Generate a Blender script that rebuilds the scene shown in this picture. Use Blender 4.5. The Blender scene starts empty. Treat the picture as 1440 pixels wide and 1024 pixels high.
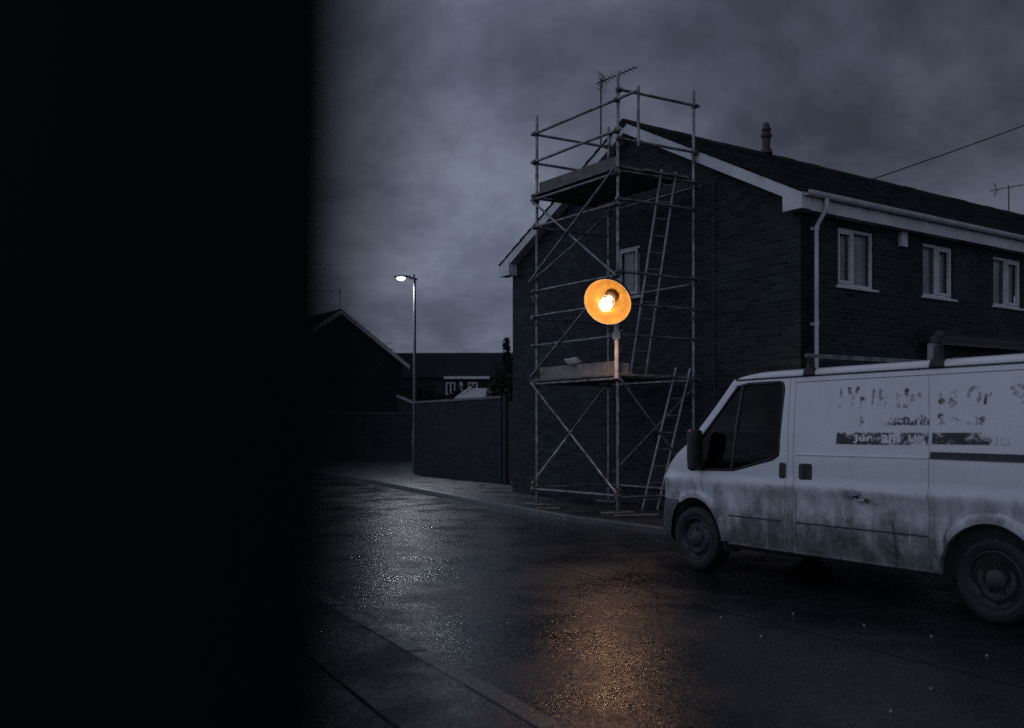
import bpy, bmesh, math, random
from mathutils import Vector, Matrix, noise as mnoise
from mathutils.geometry import tessellate_polygon
random.seed(7)
S = bpy.context.scene
C = S.collection
PI = math.pi

# ------------------------------------------------------------------ camera
cam = bpy.data.cameras.new('camera'); camo = bpy.data.objects.new('camera', cam); C.objects.link(camo)
camo.location = (0, 0, 1.45); camo.rotation_euler = (math.radians(90), 0, 0)
cam.sensor_width = 36; cam.lens = 36 * 1379 / 1440
cam.shift_y = (606 - 512) / 1440
cam.clip_start = 0.02; cam.clip_end = 3000
cam.dof.use_dof = True; cam.dof.focus_distance = 14.0; cam.dof.aperture_fstop = 1.55
S.camera = camo
S.view_settings.view_transform = 'Standard'; S.view_settings.look = 'None'
S.view_settings.exposure = 0.0; S.view_settings.gamma = 1.0
S.cycles.use_denoising = False        # the photograph is a grainy high-sensitivity shot; keep the renderer's own fine grain
S.cycles.sample_clamp_indirect = 0.4;
S.cycles.caustics_reflective = False; S.cycles.caustics_refractive = False
S.cycles.max_bounces = 6

# ------------------------------------------------------------------ sky
W_ = bpy.data.worlds.new('World'); S.world = W_; W_.use_nodes = True
wn, wl = W_.node_tree.nodes, W_.node_tree.links
wn.clear()
def WN(t, **kw):
    n = wn.new(t)
    for k, v in kw.items(): setattr(n, k, v)
    return n
SUN_EL, SUN_AZ = math.radians(34), math.radians(228)     # soft light from behind-left of the camera
out = WN('ShaderNodeOutputWorld'); bg = WN('ShaderNodeBackground'); bg.inputs[1].default_value = 0.108
sky = WN('ShaderNodeTexSky', sky_type='NISHITA', sun_disc=False)
sky.sun_elevation = SUN_EL; sky.sun_rotation = SUN_AZ
tc = WN('ShaderNodeTexCoord')
sep = WN('ShaderNodeSeparateXYZ'); wl.new(tc.outputs['Generated'], sep.inputs[0])
zc = WN('ShaderNodeMath', operation='ADD'); wl.new(sep.outputs[2], zc.inputs[0]); zc.inputs[1].default_value = 0.50
zm = WN('ShaderNodeMath', operation='MAXIMUM'); wl.new(zc.outputs[0], zm.inputs[0]); zm.inputs[1].default_value = 0.12
dx = WN('ShaderNodeMath', operation='DIVIDE'); wl.new(sep.outputs[0], dx.inputs[0]); wl.new(zm.outputs[0], dx.inputs[1])
dy = WN('ShaderNodeMath', operation='DIVIDE'); wl.new(sep.outputs[1], dy.inputs[0]); wl.new(zm.outputs[0], dy.inputs[1])
cmb = WN('ShaderNodeCombineXYZ'); wl.new(dx.outputs[0], cmb.inputs[0]); wl.new(dy.outputs[0], cmb.inputs[1])
cmb.inputs[2].default_value = 77.4
n1 = WN('ShaderNodeTexNoise'); n1.inputs['Scale'].default_value = 2.1; n1.inputs['Detail'].default_value = 8
n1.inputs['Roughness'].default_value = 0.62; n1.inputs['Distortion'].default_value = 0.25
wl.new(cmb.outputs[0], n1.inputs['Vector'])
ramp = WN('ShaderNodeValToRGB'); wl.new(n1.outputs[0], ramp.inputs[0])
e = ramp.color_ramp.elements
e[0].position = 0.40; e[0].color = (0.56, 0.64, 0.91, 1)
e[1].position = 0.60; e[1].color = (1.56, 1.76, 2.32, 1)
m_ = e.new(0.5); m_.color = (0.94, 1.07, 1.50, 1)
# brighter behind the camera and overhead (the side the last daylight comes from)
dot = WN('ShaderNodeVectorMath', operation='DOT_PRODUCT'); wl.new(tc.outputs['Generated'], dot.inputs[0])
dot.inputs[1].default_value = (-0.75, -0.45, 0.25)
mr = WN('ShaderNodeMapRange'); wl.new(dot.outputs['Value'], mr.inputs[0])
mr.inputs[1].default_value = -0.63; mr.inputs[2].default_value = 0.35; mr.inputs[3].default_value = 0.43; mr.inputs[4].default_value = 2.2
mul = WN('ShaderNodeVectorMath', operation='SCALE'); wl.new(ramp.outputs[0], mul.inputs[0]); wl.new(mr.outputs[0], mul.inputs['Scale'])
hz = WN('ShaderNodeMapRange', interpolation_type='SMOOTHSTEP'); wl.new(sep.outputs[2], hz.inputs[0])
hz.inputs[1].default_value = 0.12; hz.inputs[2].default_value = 0.30; hz.inputs[3].default_value = 1.55; hz.inputs[4].default_value = 1.0
mul2 = WN('ShaderNodeVectorMath', operation='SCALE'); wl.new(mul.outputs[0], mul2.inputs[0]); wl.new(hz.outputs[0], mul2.inputs['Scale'])
mul = mul2
skm = WN('ShaderNodeVectorMath', operation='SCALE'); wl.new(sky.outputs[0], skm.inputs[0]); skm.inputs['Scale'].default_value = 0.012
add = WN('ShaderNodeVectorMath', operation='ADD'); wl.new(mul.outputs[0], add.inputs[0]); wl.new(skm.outputs[0], add.inputs[1])
wl.new(add.outputs[0], bg.inputs[0]); wl.new(bg.outputs[0], out.inputs[0])

# ------------------------------------------------------------------ soft dusk "sun"
sl = bpy.data.lights.new('sun', 'SUN'); so = bpy.data.objects.new('sun', sl); C.objects.link(so)
sl.energy = 0.12; sl.angle = math.radians(60); sl.color = (0.66, 0.82, 1.0)
sd = Vector((math.sin(SUN_AZ) * math.cos(SUN_EL), math.cos(SUN_AZ) * math.cos(SUN_EL), math.sin(SUN_EL)))
so.rotation_euler = sd.to_track_quat('Z', 'Y').to_euler()

# ------------------------------------------------------------------ materials
class NT:
    def __init__(s, name):
        s.m = bpy.data.materials.new(name); s.m.use_nodes = True
        s.n, s.l = s.m.node_tree.nodes, s.m.node_tree.links
        s.b = s.n['Principled BSDF']; s.out = s.n['Material Output']
    def N(s, t, **kw):
        n = s.n.new(t)
        for k, v in kw.items(): setattr(n, k, v)
        return n
    def coord(s, which='Object', scale=(1, 1, 1)):
        t = s.N('ShaderNodeTexCoord'); mp = s.N('ShaderNodeMapping'); mp.inputs['Scale'].default_value = scale
        s.l.new(t.outputs[which], mp.inputs[0]); return mp.outputs[0]
    def noise(s, vec, scale, detail=4, rough=.55, dist=0):
        n = s.N('ShaderNodeTexNoise'); n.inputs['Scale'].default_value = scale; n.inputs['Detail'].default_value = detail
        n.inputs['Roughness'].default_value = rough; n.inputs['Distortion'].default_value = dist
        s.l.new(vec, n.inputs['Vector']); return n.outputs[0]
    def ramp(s, f, stops):
        r = s.N('ShaderNodeValToRGB'); s.l.new(f, r.inputs[0]); e = r.color_ramp.elements
        for i, (p, c) in enumerate(stops):
            if not isinstance(c, (tuple, list)): c = (c, c, c)
            el = e[i] if i < 2 else e.new(p)
            el.position = p; el.color = (*c, 1)
        return r.outputs[0]
    def mix(s, f, a, b, mode='MIX'):
        m = s.N('ShaderNodeMix', data_type='RGBA', blend_type=mode)
        for sock, v in ((m.inputs[0], f), (m.inputs[6], a), (m.inputs[7], b)):
            if hasattr(v, 'is_linked'): s.l.new(v, sock)
            elif isinstance(v, (tuple, list)): sock.default_value = (*v, 1)
            else: sock.default_value = v
        return m.outputs[2]
    def math(s, op, a, b=0.0, clamp=False):
        m = s.N('ShaderNodeMath', operation=op); m.use_clamp = clamp
        for sock, v in ((m.inputs[0], a), (m.inputs[1], b)):
            if hasattr(v, 'is_linked'): s.l.new(v, sock)
            else: sock.default_value = v
        return m.outputs[0]
    def set(s, k, v):
        if hasattr(v, 'is_linked'): s.l.new(v, s.b.inputs[k])
        elif isinstance(v, (tuple, list)): s.b.inputs[k].default_value = (*v, 1)
        else: s.b.inputs[k].default_value = v
    def bump(s, h, strength=.3, dist=.01, prev=None):
        b = s.N('ShaderNodeBump'); b.inputs['Strength'].default_value = strength; b.inputs['Distance'].default_value = dist
        s.l.new(h, b.inputs['Height'])
        if prev is not None: s.l.new(prev, b.inputs['Normal'])
        s.l.new(b.outputs[0], s.b.inputs['Normal']); return b.outputs[0]

def plain(name, c1, c2, rough=.6, scale=6, metal=0, bump=.0, bscale=40, spec=.5):
    t = NT(name); v = t.coord()
    n = t.noise(v, scale, 5); t.set('Base Color', t.ramp(n, [(.35, c1), (.65, c2)]))
    r = t.noise(v, scale * 2.3, 3); t.set('Roughness', t.ramp(r, [(.3, max(.03, rough - .12)), (.7, min(1, rough + .1))]))
    t.set('Metallic', metal); t.set('Specular IOR Level', spec)
    if bump: t.bump(t.noise(v, bscale, 4), bump, .01)
    return t.m

def brick_mat(name, ca, cb, mortar, wet=.75):
    t = NT(name); v = t.coord('UV')
    br = t.N('ShaderNodeTexBrick'); t.l.new(v, br.inputs['Vector'])
    br.inputs['Scale'].default_value = 1; br.inputs['Brick Width'].default_value = .225
    br.inputs['Row Height'].default_value = .075; br.inputs['Mortar Size'].default_value = .008
    br.inputs['Mortar Smooth'].default_value = .3; br.inputs['Bias'].default_value = -.1
    br.inputs['Color1'].default_value = (*ca, 1); br.inputs['Color2'].default_value = (*cb, 1); br.inputs['Mortar'].default_value = (*mortar, 1)
    big = t.noise(v, .8, 5, .6); sm = t.noise(v, 9, 4)
    c = t.mix(1.0, br.outputs[0], t.ramp(big, [(.3, .55), (.72, 1.35)]), 'MULTIPLY')
    c = t.mix(.5, c, t.ramp(sm, [(.3, .65), (.7, 1.2)]), 'MULTIPLY')
    t.set('Base Color', c); t.set('Roughness', t.ramp(big, [(.3, wet - .2), (.7, wet + .1)]))
    h = t.math('ADD', t.math('MULTIPLY', br.outputs[1], -1.0), t.math('MULTIPLY', t.noise(v, 30, 4), .5))
    t.set('Specular IOR Level', .12); t.bump(h, .7, .012)
    return t.m

def asphalt(name, base, dry, grain=46, lo=.07, hi=.31, big=.8, bst=.45, spec=.17, tilt=.15):
    t = NT(name); v = t.coord('Object')
    patch = t.noise(v, big, 6, .62, .4); streak = t.noise(t.coord('Object', (1, 1, 1)), 2.3, 5, .6)
    g = t.noise(v, grain, 4, .75); coarse = t.noise(v, 20, 6, .72)
    vo = t.N('ShaderNodeTexVoronoi'); vo.inputs['Scale'].default_value = grain * 1.6; t.l.new(v, vo.inputs['Vector'])
    vs = t.N('ShaderNodeSeparateColor'); t.l.new(vo.outputs['Color'], vs.inputs[0]); rnd = vs.outputs[0]
    c = t.mix(t.ramp(patch, [(.4, 0.0), (.62, 1.0)]), base, dry)
    c = t.mix(.85, c, t.ramp(g, [(.3, .25), (.72, 1.9)]), 'MULTIPLY')
    c = t.mix(.8, c, t.ramp(rnd, [(.1, .5), (.9, 1.5), (.96, 3.2)]), 'MULTIPLY')
    t.set('Base Color', c); t.set('Specular IOR Level', spec)
    rr = t.math('ADD', t.math('MULTIPLY', patch, .65), t.math('MULTIPLY', streak, .35))
    film = t.ramp(rr, [(.41, lo), (.50, (lo + hi) / 2), (.58, hi)])
    chip = t.ramp(coarse, [(.46, 0.0), (.60, .14)])
    stone = t.ramp(rnd, [(.55, .06), (.80, -.0)])
    t.set('Roughness', t.math('ADD', t.math('ADD', film, chip), stone))
    # each stone of the surface lies at its own small tilt
    ge = t.N('ShaderNodeNewGeometry'); ctr = t.N('ShaderNodeVectorMath', operation='SUBTRACT'); t.l.new(vo.outputs['Color'], ctr.inputs[0]); ctr.inputs[1].default_value = (.5, .5, .5)
    sc_ = t.N('ShaderNodeVectorMath', operation='SCALE'); t.l.new(ctr.outputs[0], sc_.inputs[0]); sc_.inputs['Scale'].default_value = tilt
    ad_ = t.N('ShaderNodeVectorMath', operation='ADD'); t.l.new(ge.outputs['Normal'], ad_.inputs[0]); t.l.new(sc_.outputs[0], ad_.inputs[1])
    nm_ = t.N('ShaderNodeVectorMath', operation='NORMALIZE'); t.l.new(ad_.outputs[0], nm_.inputs[0])
    hc = t.bump(coarse, bst, .006, nm_.outputs[0])
    t.bump(streak, .25, .03, hc)
    return t.m

M = {}
M['road'] = asphalt('wet_asphalt', (.007, .008, .009), (.016, .0175, .019))
M['pave'] = asphalt('wet_footway', (.008, .010, .012), (.018, .021, .024), grain=42, lo=.18, hi=.55, big=1.1, bst=.6, spec=.28, tilt=.22)
M['kerb'] = plain('kerb_concrete', (.020, .025, .029), (.042, .049, .054), .36, 4, bump=.5, bscale=45, spec=.4)
M['seam'] = plain('bitumen_seam', (.006, .006, .007), (.012, .012, .013), .35, 8)
M['joint'] = plain('footway_joint', (.004, .005, .006), (.010, .011, .012), .9, 8, spec=.05)
M['soil'] = plain('dark_ground', (.02, .022, .018), (.035, .038, .03), .9, 1.2, bump=.5, bscale=12)
M['brick'] = brick_mat('brown_brick', (.034, .042, .046), (.010, .014, .016), (.050, .058, .062))
M['brick_far'] = brick_mat('old_brick', (.024, .030, .033), (.008, .011, .013), (.034, .040, .044))
M['tile'] = plain('roof_tile', (.006, .008, .010), (.016, .018, .020), .85, 5, bump=.5, bscale=25, spec=.08)
M['paleroof'] = plain('pale_felt', (.22, .23, .24), (.36, .37, .38), .75, 7, bump=.3)
M['upvc'] = plain('white_board', (.42, .43, .44), (.58, .59, .60), .45, 2.2)
M['glassdark'] = plain('dark_glass', (.002, .003, .004), (.004, .005, .006), .08, 3, spec=.15)
M['net'] = plain('net_curtain', (.42, .43, .44), (.60, .61, .62), .9, 3)
M['black'] = plain('black_plastic', (.008, .008, .009), (.016, .016, .017), .5, 12, bump=.2, bscale=120)
M['bumperplastic'] = plain('grey_plastic', (.022, .024, .026), (.035, .037, .04), .6, 8, bump=.2, bscale=120)
M['void'] = plain('black_underside', (.003, .003, .003), (.006, .006, .006), .9, 5)
M['rubber'] = plain('tyre_rubber', (.005, .006, .007), (.010, .011, .012), .7, 9, bump=.3, bscale=60)
M['rim'] = plain('steel_rim', (.012, .014, .016), (.045, .05, .054), .5, 9, metal=.3, bump=.3)
M['galv'] = plain('galvanised_tube', (.08, .084, .088), (.27, .28, .29), .42, 7, metal=.6, bump=.25, bscale=60)
M['coupler'] = plain('rusty_coupler', (.07, .062, .055), (.16, .15, .14), .55, 14, metal=.6, bump=.4)
M['wood'] = plain('scaffold_board', (.075, .072, .065), (.15, .145, .13), .8, 6, bump=.5, bscale=25)
M['lamplit_tube'] = plain('lamplit_steel_post', (.40, .38, .36), (.58, .56, .53), .5, 9, bump=.2)  # steel lightened so lamp post and clamp look lit by the work lamp
M['lamplit_wood'] = plain('lamplit_board', (.17, .15, .13), (.30, .27, .235), .8, 6, bump=.4, bscale=25)  # lighter copy of the scaffold board, lamplight put into its colour
M['alu'] = plain('ladder_metal', (.22, .22, .23), (.38, .38, .39), .45, 9, metal=.6)
M['lampcol'] = plain('lamp_column', (.03, .032, .034), (.07, .072, .075), .5, 4, metal=.3)
M['nearblack'] = plain('near_black_paint', (.004, .0045, .006), (.008, .009, .011), .95, 6, bump=.6, bscale=14, spec=.1)  # near-black base colour all over the pillar
M['gatewood'] = plain('dark_gate_boards', (.012, .012, .013), (.022, .021, .02), .8, 6, bump=.4)
M['leaf'] = plain('dark_foliage', (.006, .010, .008), (.016, .022, .016), .8, 3, spec=.1)
M['bark'] = plain('dark_bark', (.02, .017, .015), (.045, .04, .035), .9, 12, bump=.5)
M['rag'] = plain('pale_rag', (.35, .34, .33), (.55, .54, .52), .9, 20)
M['aerial'] = plain('aerial_metal', (.03, .03, .032), (.06, .06, .062), .5, 8, metal=.5)
M['enamel'] = plain('shade_enamel_outside', (.03, .026, .02), (.06, .05, .04), .5, 8)
M['shade_in'] = plain('shade_copper_inside', (.135, .084, .020), (.19, .122, .030), .40, 5, metal=.3, spec=.02)

def emit(name, col, st):
    t = NT(name); t.set('Base Color', (0, 0, 0)); t.set('Emission Color', col); t.set('Emission Strength', st); return t.m
M['bulb'] = emit('glowing_bulb', (1.0, .72, .40), 14)
M['led'] = emit('lit_lamp_lens', (.90, .95, 1.0), 14)

def clear_glass(name, tint=.04, ior=1.5):
    t = NT(name); tr = t.N('ShaderNodeBsdfTransparent'); gl = t.N('ShaderNodeBsdfGlossy'); gl.inputs['Roughness'].default_value = .04
    tr.inputs[0].default_value = (1 - tint,) * 3 + (1,)
    fr = t.N('ShaderNodeFresnel'); fr.inputs[0].default_value = ior
    mx = t.N('ShaderNodeMixShader'); t.l.new(fr.outputs[0], mx.inputs[0]); t.l.new(tr.outputs[0], mx.inputs[1]); t.l.new(gl.outputs[0], mx.inputs[2])
    t.l.new(mx.outputs[0], t.out.inputs[0]); return t.m
M['pane'] = clear_glass('window_glass', .05)
M['cabglass'] = clear_glass('cab_glass', .75, 1.22)
M['bulbglass'] = clear_glass('bulb_glass', .02)

def van_paint():
    t = NT('dirty_white_paint'); v = t.coord('Object')
    sp = t.N('ShaderNodeSeparateXYZ'); t.l.new(v, sp.inputs[0]); z = sp.outputs[2]
    x = sp.outputs[0]
    blotch = t.noise(v, 2.6, 7, .68, .7); fine = t.noise(v, 28, 4, .7); mid = t.noise(v, 7, 6, .7, .4)
    runs = t.noise(t.coord('Object', (7, 1, .9)), 1.0, 6, .62, .5)
    thin = t.noise(t.coord('Object', (30, 1, 1.1)), 1.0, 3, .5)
    low = t.math('MULTIPLY', t.math('SUBTRACT', .97, z), 1.9, True)
    d = t.math('ADD', t.math('MULTIPLY', blotch, .9), t.math('ADD', t.math('MULTIPLY', runs, .55), t.math('MULTIPLY', mid, .45)))
    d = t.math('ADD', t.math('SUBTRACT', d, .94), t.math('MULTIPLY', low, .50))
    dm = t.math('MULTIPLY', t.math('MULTIPLY', d, 2.3, True), t.ramp(low, [(0, .07), (.07, .85), (.6, .96)]))
    stain = t.math('MULTIPLY', t.ramp(t.noise(t.coord('Object', (1, 1, .55)), 5.2, 8, .74, .9), [(.56, 0.0), (.62, 1.0)]), t.ramp(low, [(.12, 0.0), (.5, .85)]))
    # a few paler rubbed streaks through the dirt, one dark scuff under the swage
    rub = t.ramp(thin, [(.66, 0.0), (.70, .55)])
    dm = t.math('MULTIPLY', dm, t.math('SUBTRACT', 1.0, t.math('MULTIPLY', rub, t.ramp(blotch, [(.45, 0.0), (.6, 1.0)]))))
    sx = t.math('SUBTRACT', 1.0, t.math('MULTIPLY', t.math('ABSOLUTE', t.math('SUBTRACT', x, 1.18)), 4.2), True)
    sz = t.math('SUBTRACT', 1.0, t.math('MULTIPLY', t.math('ABSOLUTE', t.math('SUBTRACT', t.math('SUBTRACT', z, .62), t.math('MULTIPLY', x, .22))), 15), True)
    scuff = t.math('MULTIPLY', t.math('MULTIPLY', t.math('MULTIPLY', sx, sz), t.ramp(t.noise(t.coord('Object', (1, 1, 3)), 13, 5, .7), [(.42, 0.0), (.55, 1.0)])), 1.6, True)
    base = t.mix(t.ramp(fine, [(.3, 0.0), (.75, .5)]), (.62, .635, .65), (.52, .535, .55))
    base = t.mix(t.ramp(blotch, [(.35, .0), (.75, .35)]), base, (.46, .475, .48))
    dirt = t.mix(t.ramp(mid, [(.4, 0.0), (.65, 1.0)]), (.028, .033, .036), (.13, .138, .142))
    c = t.mix(dm, base, dirt); c = t.mix(stain, c, (.022, .026, .028)); c = t.mix(scuff, c, (.03, .034, .037))
    t.set('Base Color', c)
    t.set('Roughness', t.math('ADD', t.math('MULTIPLY', dm, .45), .24))
    t.bump(fine, .05, .002)
    return t.m
M['paint'] = van_paint()

def worn(name, col, thr=.5, scale=14):
    t = NT(name); v = t.coord('Object'); n = t.noise(v, scale, 6, .72, .6); big = t.noise(v, 3.2, 3, .5)
    f = t.math('ADD', t.math('MULTIPLY', n, .55), t.math('MULTIPLY', big, .6))
    a = t.ramp(f, [(thr, 0.0), (thr + .07, .85)])
    t.set('Base Color', col); t.set('Roughness', .6); t.set('Alpha', a); return t.m
M['decal'] = worn('worn_black_lettering', (.04, .045, .052), .57)
M['decal_faint'] = worn('faded_lettering', (.22, .23, .25), .54)
M['decal_ghost'] = worn('nearly_gone_lettering', (.20, .21, .23), .60, 22)
M['decal_bar'] = worn('worn_black_band', (.012, .016, .02), .535, 9)

# ------------------------------------------------------------------ mesh builder
class MB:
    def __init__(s): s.v, s.f = [], []
    def add(s, vs, fs):
        o = len(s.v); s.v += [Vector(p) for p in vs]; s.f += [tuple(i + o for i in f) for f in fs]; return s
    def box(s, a, b):
        x0, y0, z0 = a; x1, y1, z1 = b
        return s.add([(x0,y0,z0),(x1,y0,z0),(x1,y1,z0),(x0,y1,z0),(x0,y0,z1),(x1,y0,z1),(x1,y1,z1),(x0,y1,z1)],
                     [(3,2,1,0),(4,5,6,7),(0,1,5,4),(1,2,6,5),(2,3,7,6),(3,0,4,7)])
    def obox(s, c, ax, ay, az):
        c, ax, ay, az = Vector(c), Vector(ax), Vector(ay), Vector(az)
        P = [c + i*ax + j*ay + k*az for k in (-1, 1) for (i, j) in ((-1,-1),(1,-1),(1,1),(-1,1))]
        return s.add(P, [(3,2,1,0),(4,5,6,7),(0,1,5,4),(1,2,6,5),(2,3,7,6),(3,0,4,7)])
    def tube(s, pts, r, n=10, caps=True):
        pts = [Vector(p) for p in pts]; rs = r if isinstance(r, (list, tuple)) else [r] * len(pts)
        rings, prev = [], None
        for i, p in enumerate(pts):
            d = (pts[min(i+1, len(pts)-1)] - pts[max(i-1, 0)]).normalized()
            if prev is None:
                u = d.cross(Vector((0, 0, 1)))
                if u.length < 1e-3: u = Vector((1, 0, 0))
            else: u = prev - d * prev.dot(d)
            u.normalize(); prev = u; w = d.cross(u)
            rings.append([p + (u * math.cos(2*PI*k/n) + w * math.sin(2*PI*k/n)) * rs[i] for k in range(n)])
        vs = [q for R in rings for q in R]; fs = []
        for i in range(len(rings)-1):
            for k in range(n):
                a, b = i*n+k, i*n+(k+1) % n; fs.append((a, b, b+n, a+n))
        if caps: fs += [tuple(range(n))[::-1], tuple(range((len(rings)-1)*n, len(rings)*n))]
        return s.add(vs, fs)
    def lathe(s, prof, o=(0,0,0), axis=(0,0,1), n=32, closed=False):
        ax = Vector(axis).normalized(); u = ax.cross(Vector((0, 0, 1)))
        if u.length < 1e-3: u = Vector((1, 0, 0))
        u.normalize(); w = ax.cross(u); o = Vector(o)
        vs = [o + ax*h + (u*math.cos(2*PI*k/n) + w*math.sin(2*PI*k/n))*max(r, 1e-4) for (r, h) in prof for k in range(n)]
        fs = []; m = len(prof)
        for i in range(m if closed else m-1):
            j = (i+1) % m
            for k in range(n): fs.append((i*n+k, i*n+(k+1) % n, j*n+(k+1) % n, j*n+k))
        return s.add(vs, fs)
    def prism(s, poly, fn, d0, d1):
        n = len(poly); vs = [fn(a, b, d0) for a, b in poly] + [fn(a, b, d1) for a, b in poly]
        fs = [tuple(range(n))[::-1], tuple(range(n, 2*n))] + [(i, (i+1) % n, n+(i+1) % n, n+i) for i in range(n)]
        return s.add(vs, fs)
    def build(s, name, mat, parent=None, off=None, smooth=True, bevel=0, flipfix=True):
        me = bpy.data.meshes.new(name)
        if off is not None:
            off = Vector(off); vs = [p - off for p in s.v]
        else: vs = s.v
        me.from_pydata([tuple(p) for p in vs], [], s.f)
        bm = bmesh.new(); bm.from_mesh(me)
        if flipfix: bmesh.ops.recalc_face_normals(bm, faces=bm.faces)
        if bevel: bmesh.ops.bevel(bm, geom=list(bm.edges), offset=bevel, segments=1, affect='EDGES')
        uv = bm.loops.layers.uv.new('UVMap')
        for f in bm.faces:
            n = f.normal
            for lp in f.loops:
                p = lp.vert.co
                lp[uv].uv = (p.x, p.y) if abs(n.z) > .75 else ((p.y, p.z) if abs(n.x) > abs(n.y) else (p.x, p.z))
            f.smooth = smooth
        bm.to_mesh(me); bm.free()
        if smooth: me.set_sharp_from_angle(angle=math.radians(38))
        me.materials.append(mat)
        o = bpy.data.objects.new(name, me); C.objects.link(o)
        if parent is not None: o.parent = parent
        return o

def tag(o, label=None, cat=None, group=None, kind=None):
    if label: o['label'] = label
    if cat: o['category'] = cat
    if group: o['group'] = group
    if kind: o['kind'] = kind
    return o
def thing(name, loc, label, cat, rz=0, group=None):
    o = bpy.data.objects.new(name, None); C.objects.link(o); o.location = loc; o.rotation_euler = (0, 0, rz)
    o.empty_display_size = .2
    return tag(o, label, cat, group)
def copy_tree(o, parent=None):
    c = o.copy(); C.objects.link(c); c.parent = parent
    for ch in list(o.children): copy_tree(ch, c)
    return c

# ------------------------------------------------------------------ ground, road, footways
def sheet(name, poly, z, mat):
    mb = MB(); mb.add([(x, y, z) for x, y in poly], [tuple(range(len(poly)))])
    o = mb.build(name, mat, smooth=False); tag(o, kind='structure')
    if o.data.polygons[0].normal.z < 0: o.data.flip_normals()
    return o
sheet('ground', [(-400, -200), (400, -200), (400, 900), (-400, 900)], -.06, M['soil'])
sheet('road', [(-60, -30), (40, -30), (40, 60), (-60, 60)], 0.0, M['road'])

KERB_FAR = [(19, -10.5), (9, 3.75), (5.05, 9.45), (3.55, 11.6), (2.09, 13.72), (0.87, 15.75), (-0.75, 19.4), (-2.39, 23.3), (-4.1, 27.5),
            (-5.3, 30.3), (-6.1, 32.0), (-7.2, 33.6), (-8.9, 34.7), (-12, 35.6), (-30, 38.0)]
KERB_NEAR = [(9.8, -15), (2.46, 0), (.261, 4.5), (-1.64, 8.39), (-5.55, 16.4), (-10, 24.0), (-16, 30), (-30, 33)]
def offset_line(pts, d):
    res = []
    for i, p in enumerate(pts):
        a = Vector(pts[max(i-1, 0)]); b = Vector(pts[min(i+1, len(pts)-1)]); t = (b - a).normalized()
        res.append((p[0] - t.y*d, p[1] + t.x*d))
    return res
def footway(name, line, far, side):
    inner = offset_line(line, side * .15)
    poly = inner + far
    mb = MB(); n = len(poly)
    mb.add([(x, y, .098) for x, y in poly], [tuple(range(n))])
    o = mb.build(name, M['pave'], smooth=False); tag(o, kind='structure')
    if o.data.polygons[0].normal.z < 0: o.data.flip_normals()
    # kerbstones with open joints
    kb = MB(); acc = []
    for i in range(len(line)-1):
        a, b = Vector(line[i]), Vector(line[i+1]); L = (b-a).length; k = max(1, round(L / .91))
        for j in range(k): acc.append(a.lerp(b, j/k))
    acc.append(Vector(line[-1]))
    for a, b in zip(acc, acc[1:]):
        t = (b-a).normalized(); nrm = Vector((-t.y, t.x)) * side
        a2, b2 = a + t*.003, b - t*.003
        dz = random.uniform(-.003, .003); sh = nrm * random.uniform(-.003, .003)
        prof = [(0, -.05), (0.005, .075 + dz), (.025, .1 + dz), (.150, .104 + dz), (.150, -.05)]
        vs = [(*(q + sh + nrm*u), z) for q in (a2, b2) for u, z in prof]
        kb.add(vs, [(0,1,2,3,4)[::-1], (5,6,7,8,9)] + [(i, (i+1) % 5, 5+(i+1) % 5, 5+i) for i in range(5)])
    tag(kb.build(name.replace('footway', 'kerb'), M['kerb'], smooth=False), kind='structure')
footway('far_footway', KERB_FAR, [(-30, 120), (60, 120), (60, -10.5)], -1)
footway('near_footway', KERB_NEAR, [(-30, -15)], 1)

def strip(name, pts, w, z, mat, wob=.02):
    P = []
    for i in range(len(pts)-1):
        a, b = Vector(pts[i]), Vector(pts[i+1]); k = max(2, int((b-a).length / .18))
        P += [a.lerp(b, j/k) for j in range(k)]
    P.append(Vector(pts[-1])); vs, fs = [], []
    for i, p in enumerate(P):
        t = (P[min(i+1, len(P)-1)] - P[max(i-1, 0)]).normalized(); n = Vector((-t.y, t.x))
        q = p + n * (mnoise.noise((i*.31, 3.1, 0)) * wob); ww = w * (.55 + .7*abs(mnoise.noise((i*.8, 9, 1))))
        vs += [(*(q + n*ww), z), (*(q - n*ww), z)]
        if i: fs.append((2*i-2, 2*i-1, 2*i+1, 2*i))
    o = MB().add(vs, fs).build(name, mat, smooth=False, flipfix=False); tag(o, kind='structure')
    if o.data.polygons[0].normal.z < 0: o.data.flip_normals()
strip('road_seam', [(-4.9, 22.4), (-3.05, 18.3), (.16, 11.17), (1.33, 8.73), (2.6, 6.1), (4.6, 2.4)], .02, .004, M['seam'], .06)
strip('footway_joint', [(-3.0, 9.7), (-1.02, 5.46), (-.545, 4.5), (.9, 1.5), (2.0, -1)], .012, .102, M['joint'], .03)

# ------------------------------------------------------------------ foreground pillar (very near the lens)
px = MB()
N = 40
prof = [(-.36, .20), (-.13, .195), (-.102, .21), (-.074, .30), (-.0670, .315), (-.0670, .33), (-.09, .345), (-.36, .35)]
vs, fs = [], []
for i in range(N+1):
    z = .098 + 3.1 * i / N
    wv = .0052 * math.sin(z * 4.3 + 1.2) + .0022 * math.sin(z * 21 + .6) + .0028 * mnoise.noise((z * 9, .3, 0)) - .0015
    for x, y in prof: vs.append(((x + (wv if x > -.2 else 0)) * .38 + .0084, y * .38, z))
k = len(prof)
for i in range(N):
    for j in range(k): fs.append((i*k+j, i*k+(j+1) % k, (i+1)*k+(j+1) % k, (i+1)*k+j))
fs += [tuple(range(k))[::-1], tuple(range(N*k, N*k+k))]
o = px.add(vs, fs).build('pillar', M['nearblack'])
tag(o, 'near-black blurred pillar close to the lens filling the left of the view', 'pillar')

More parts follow.
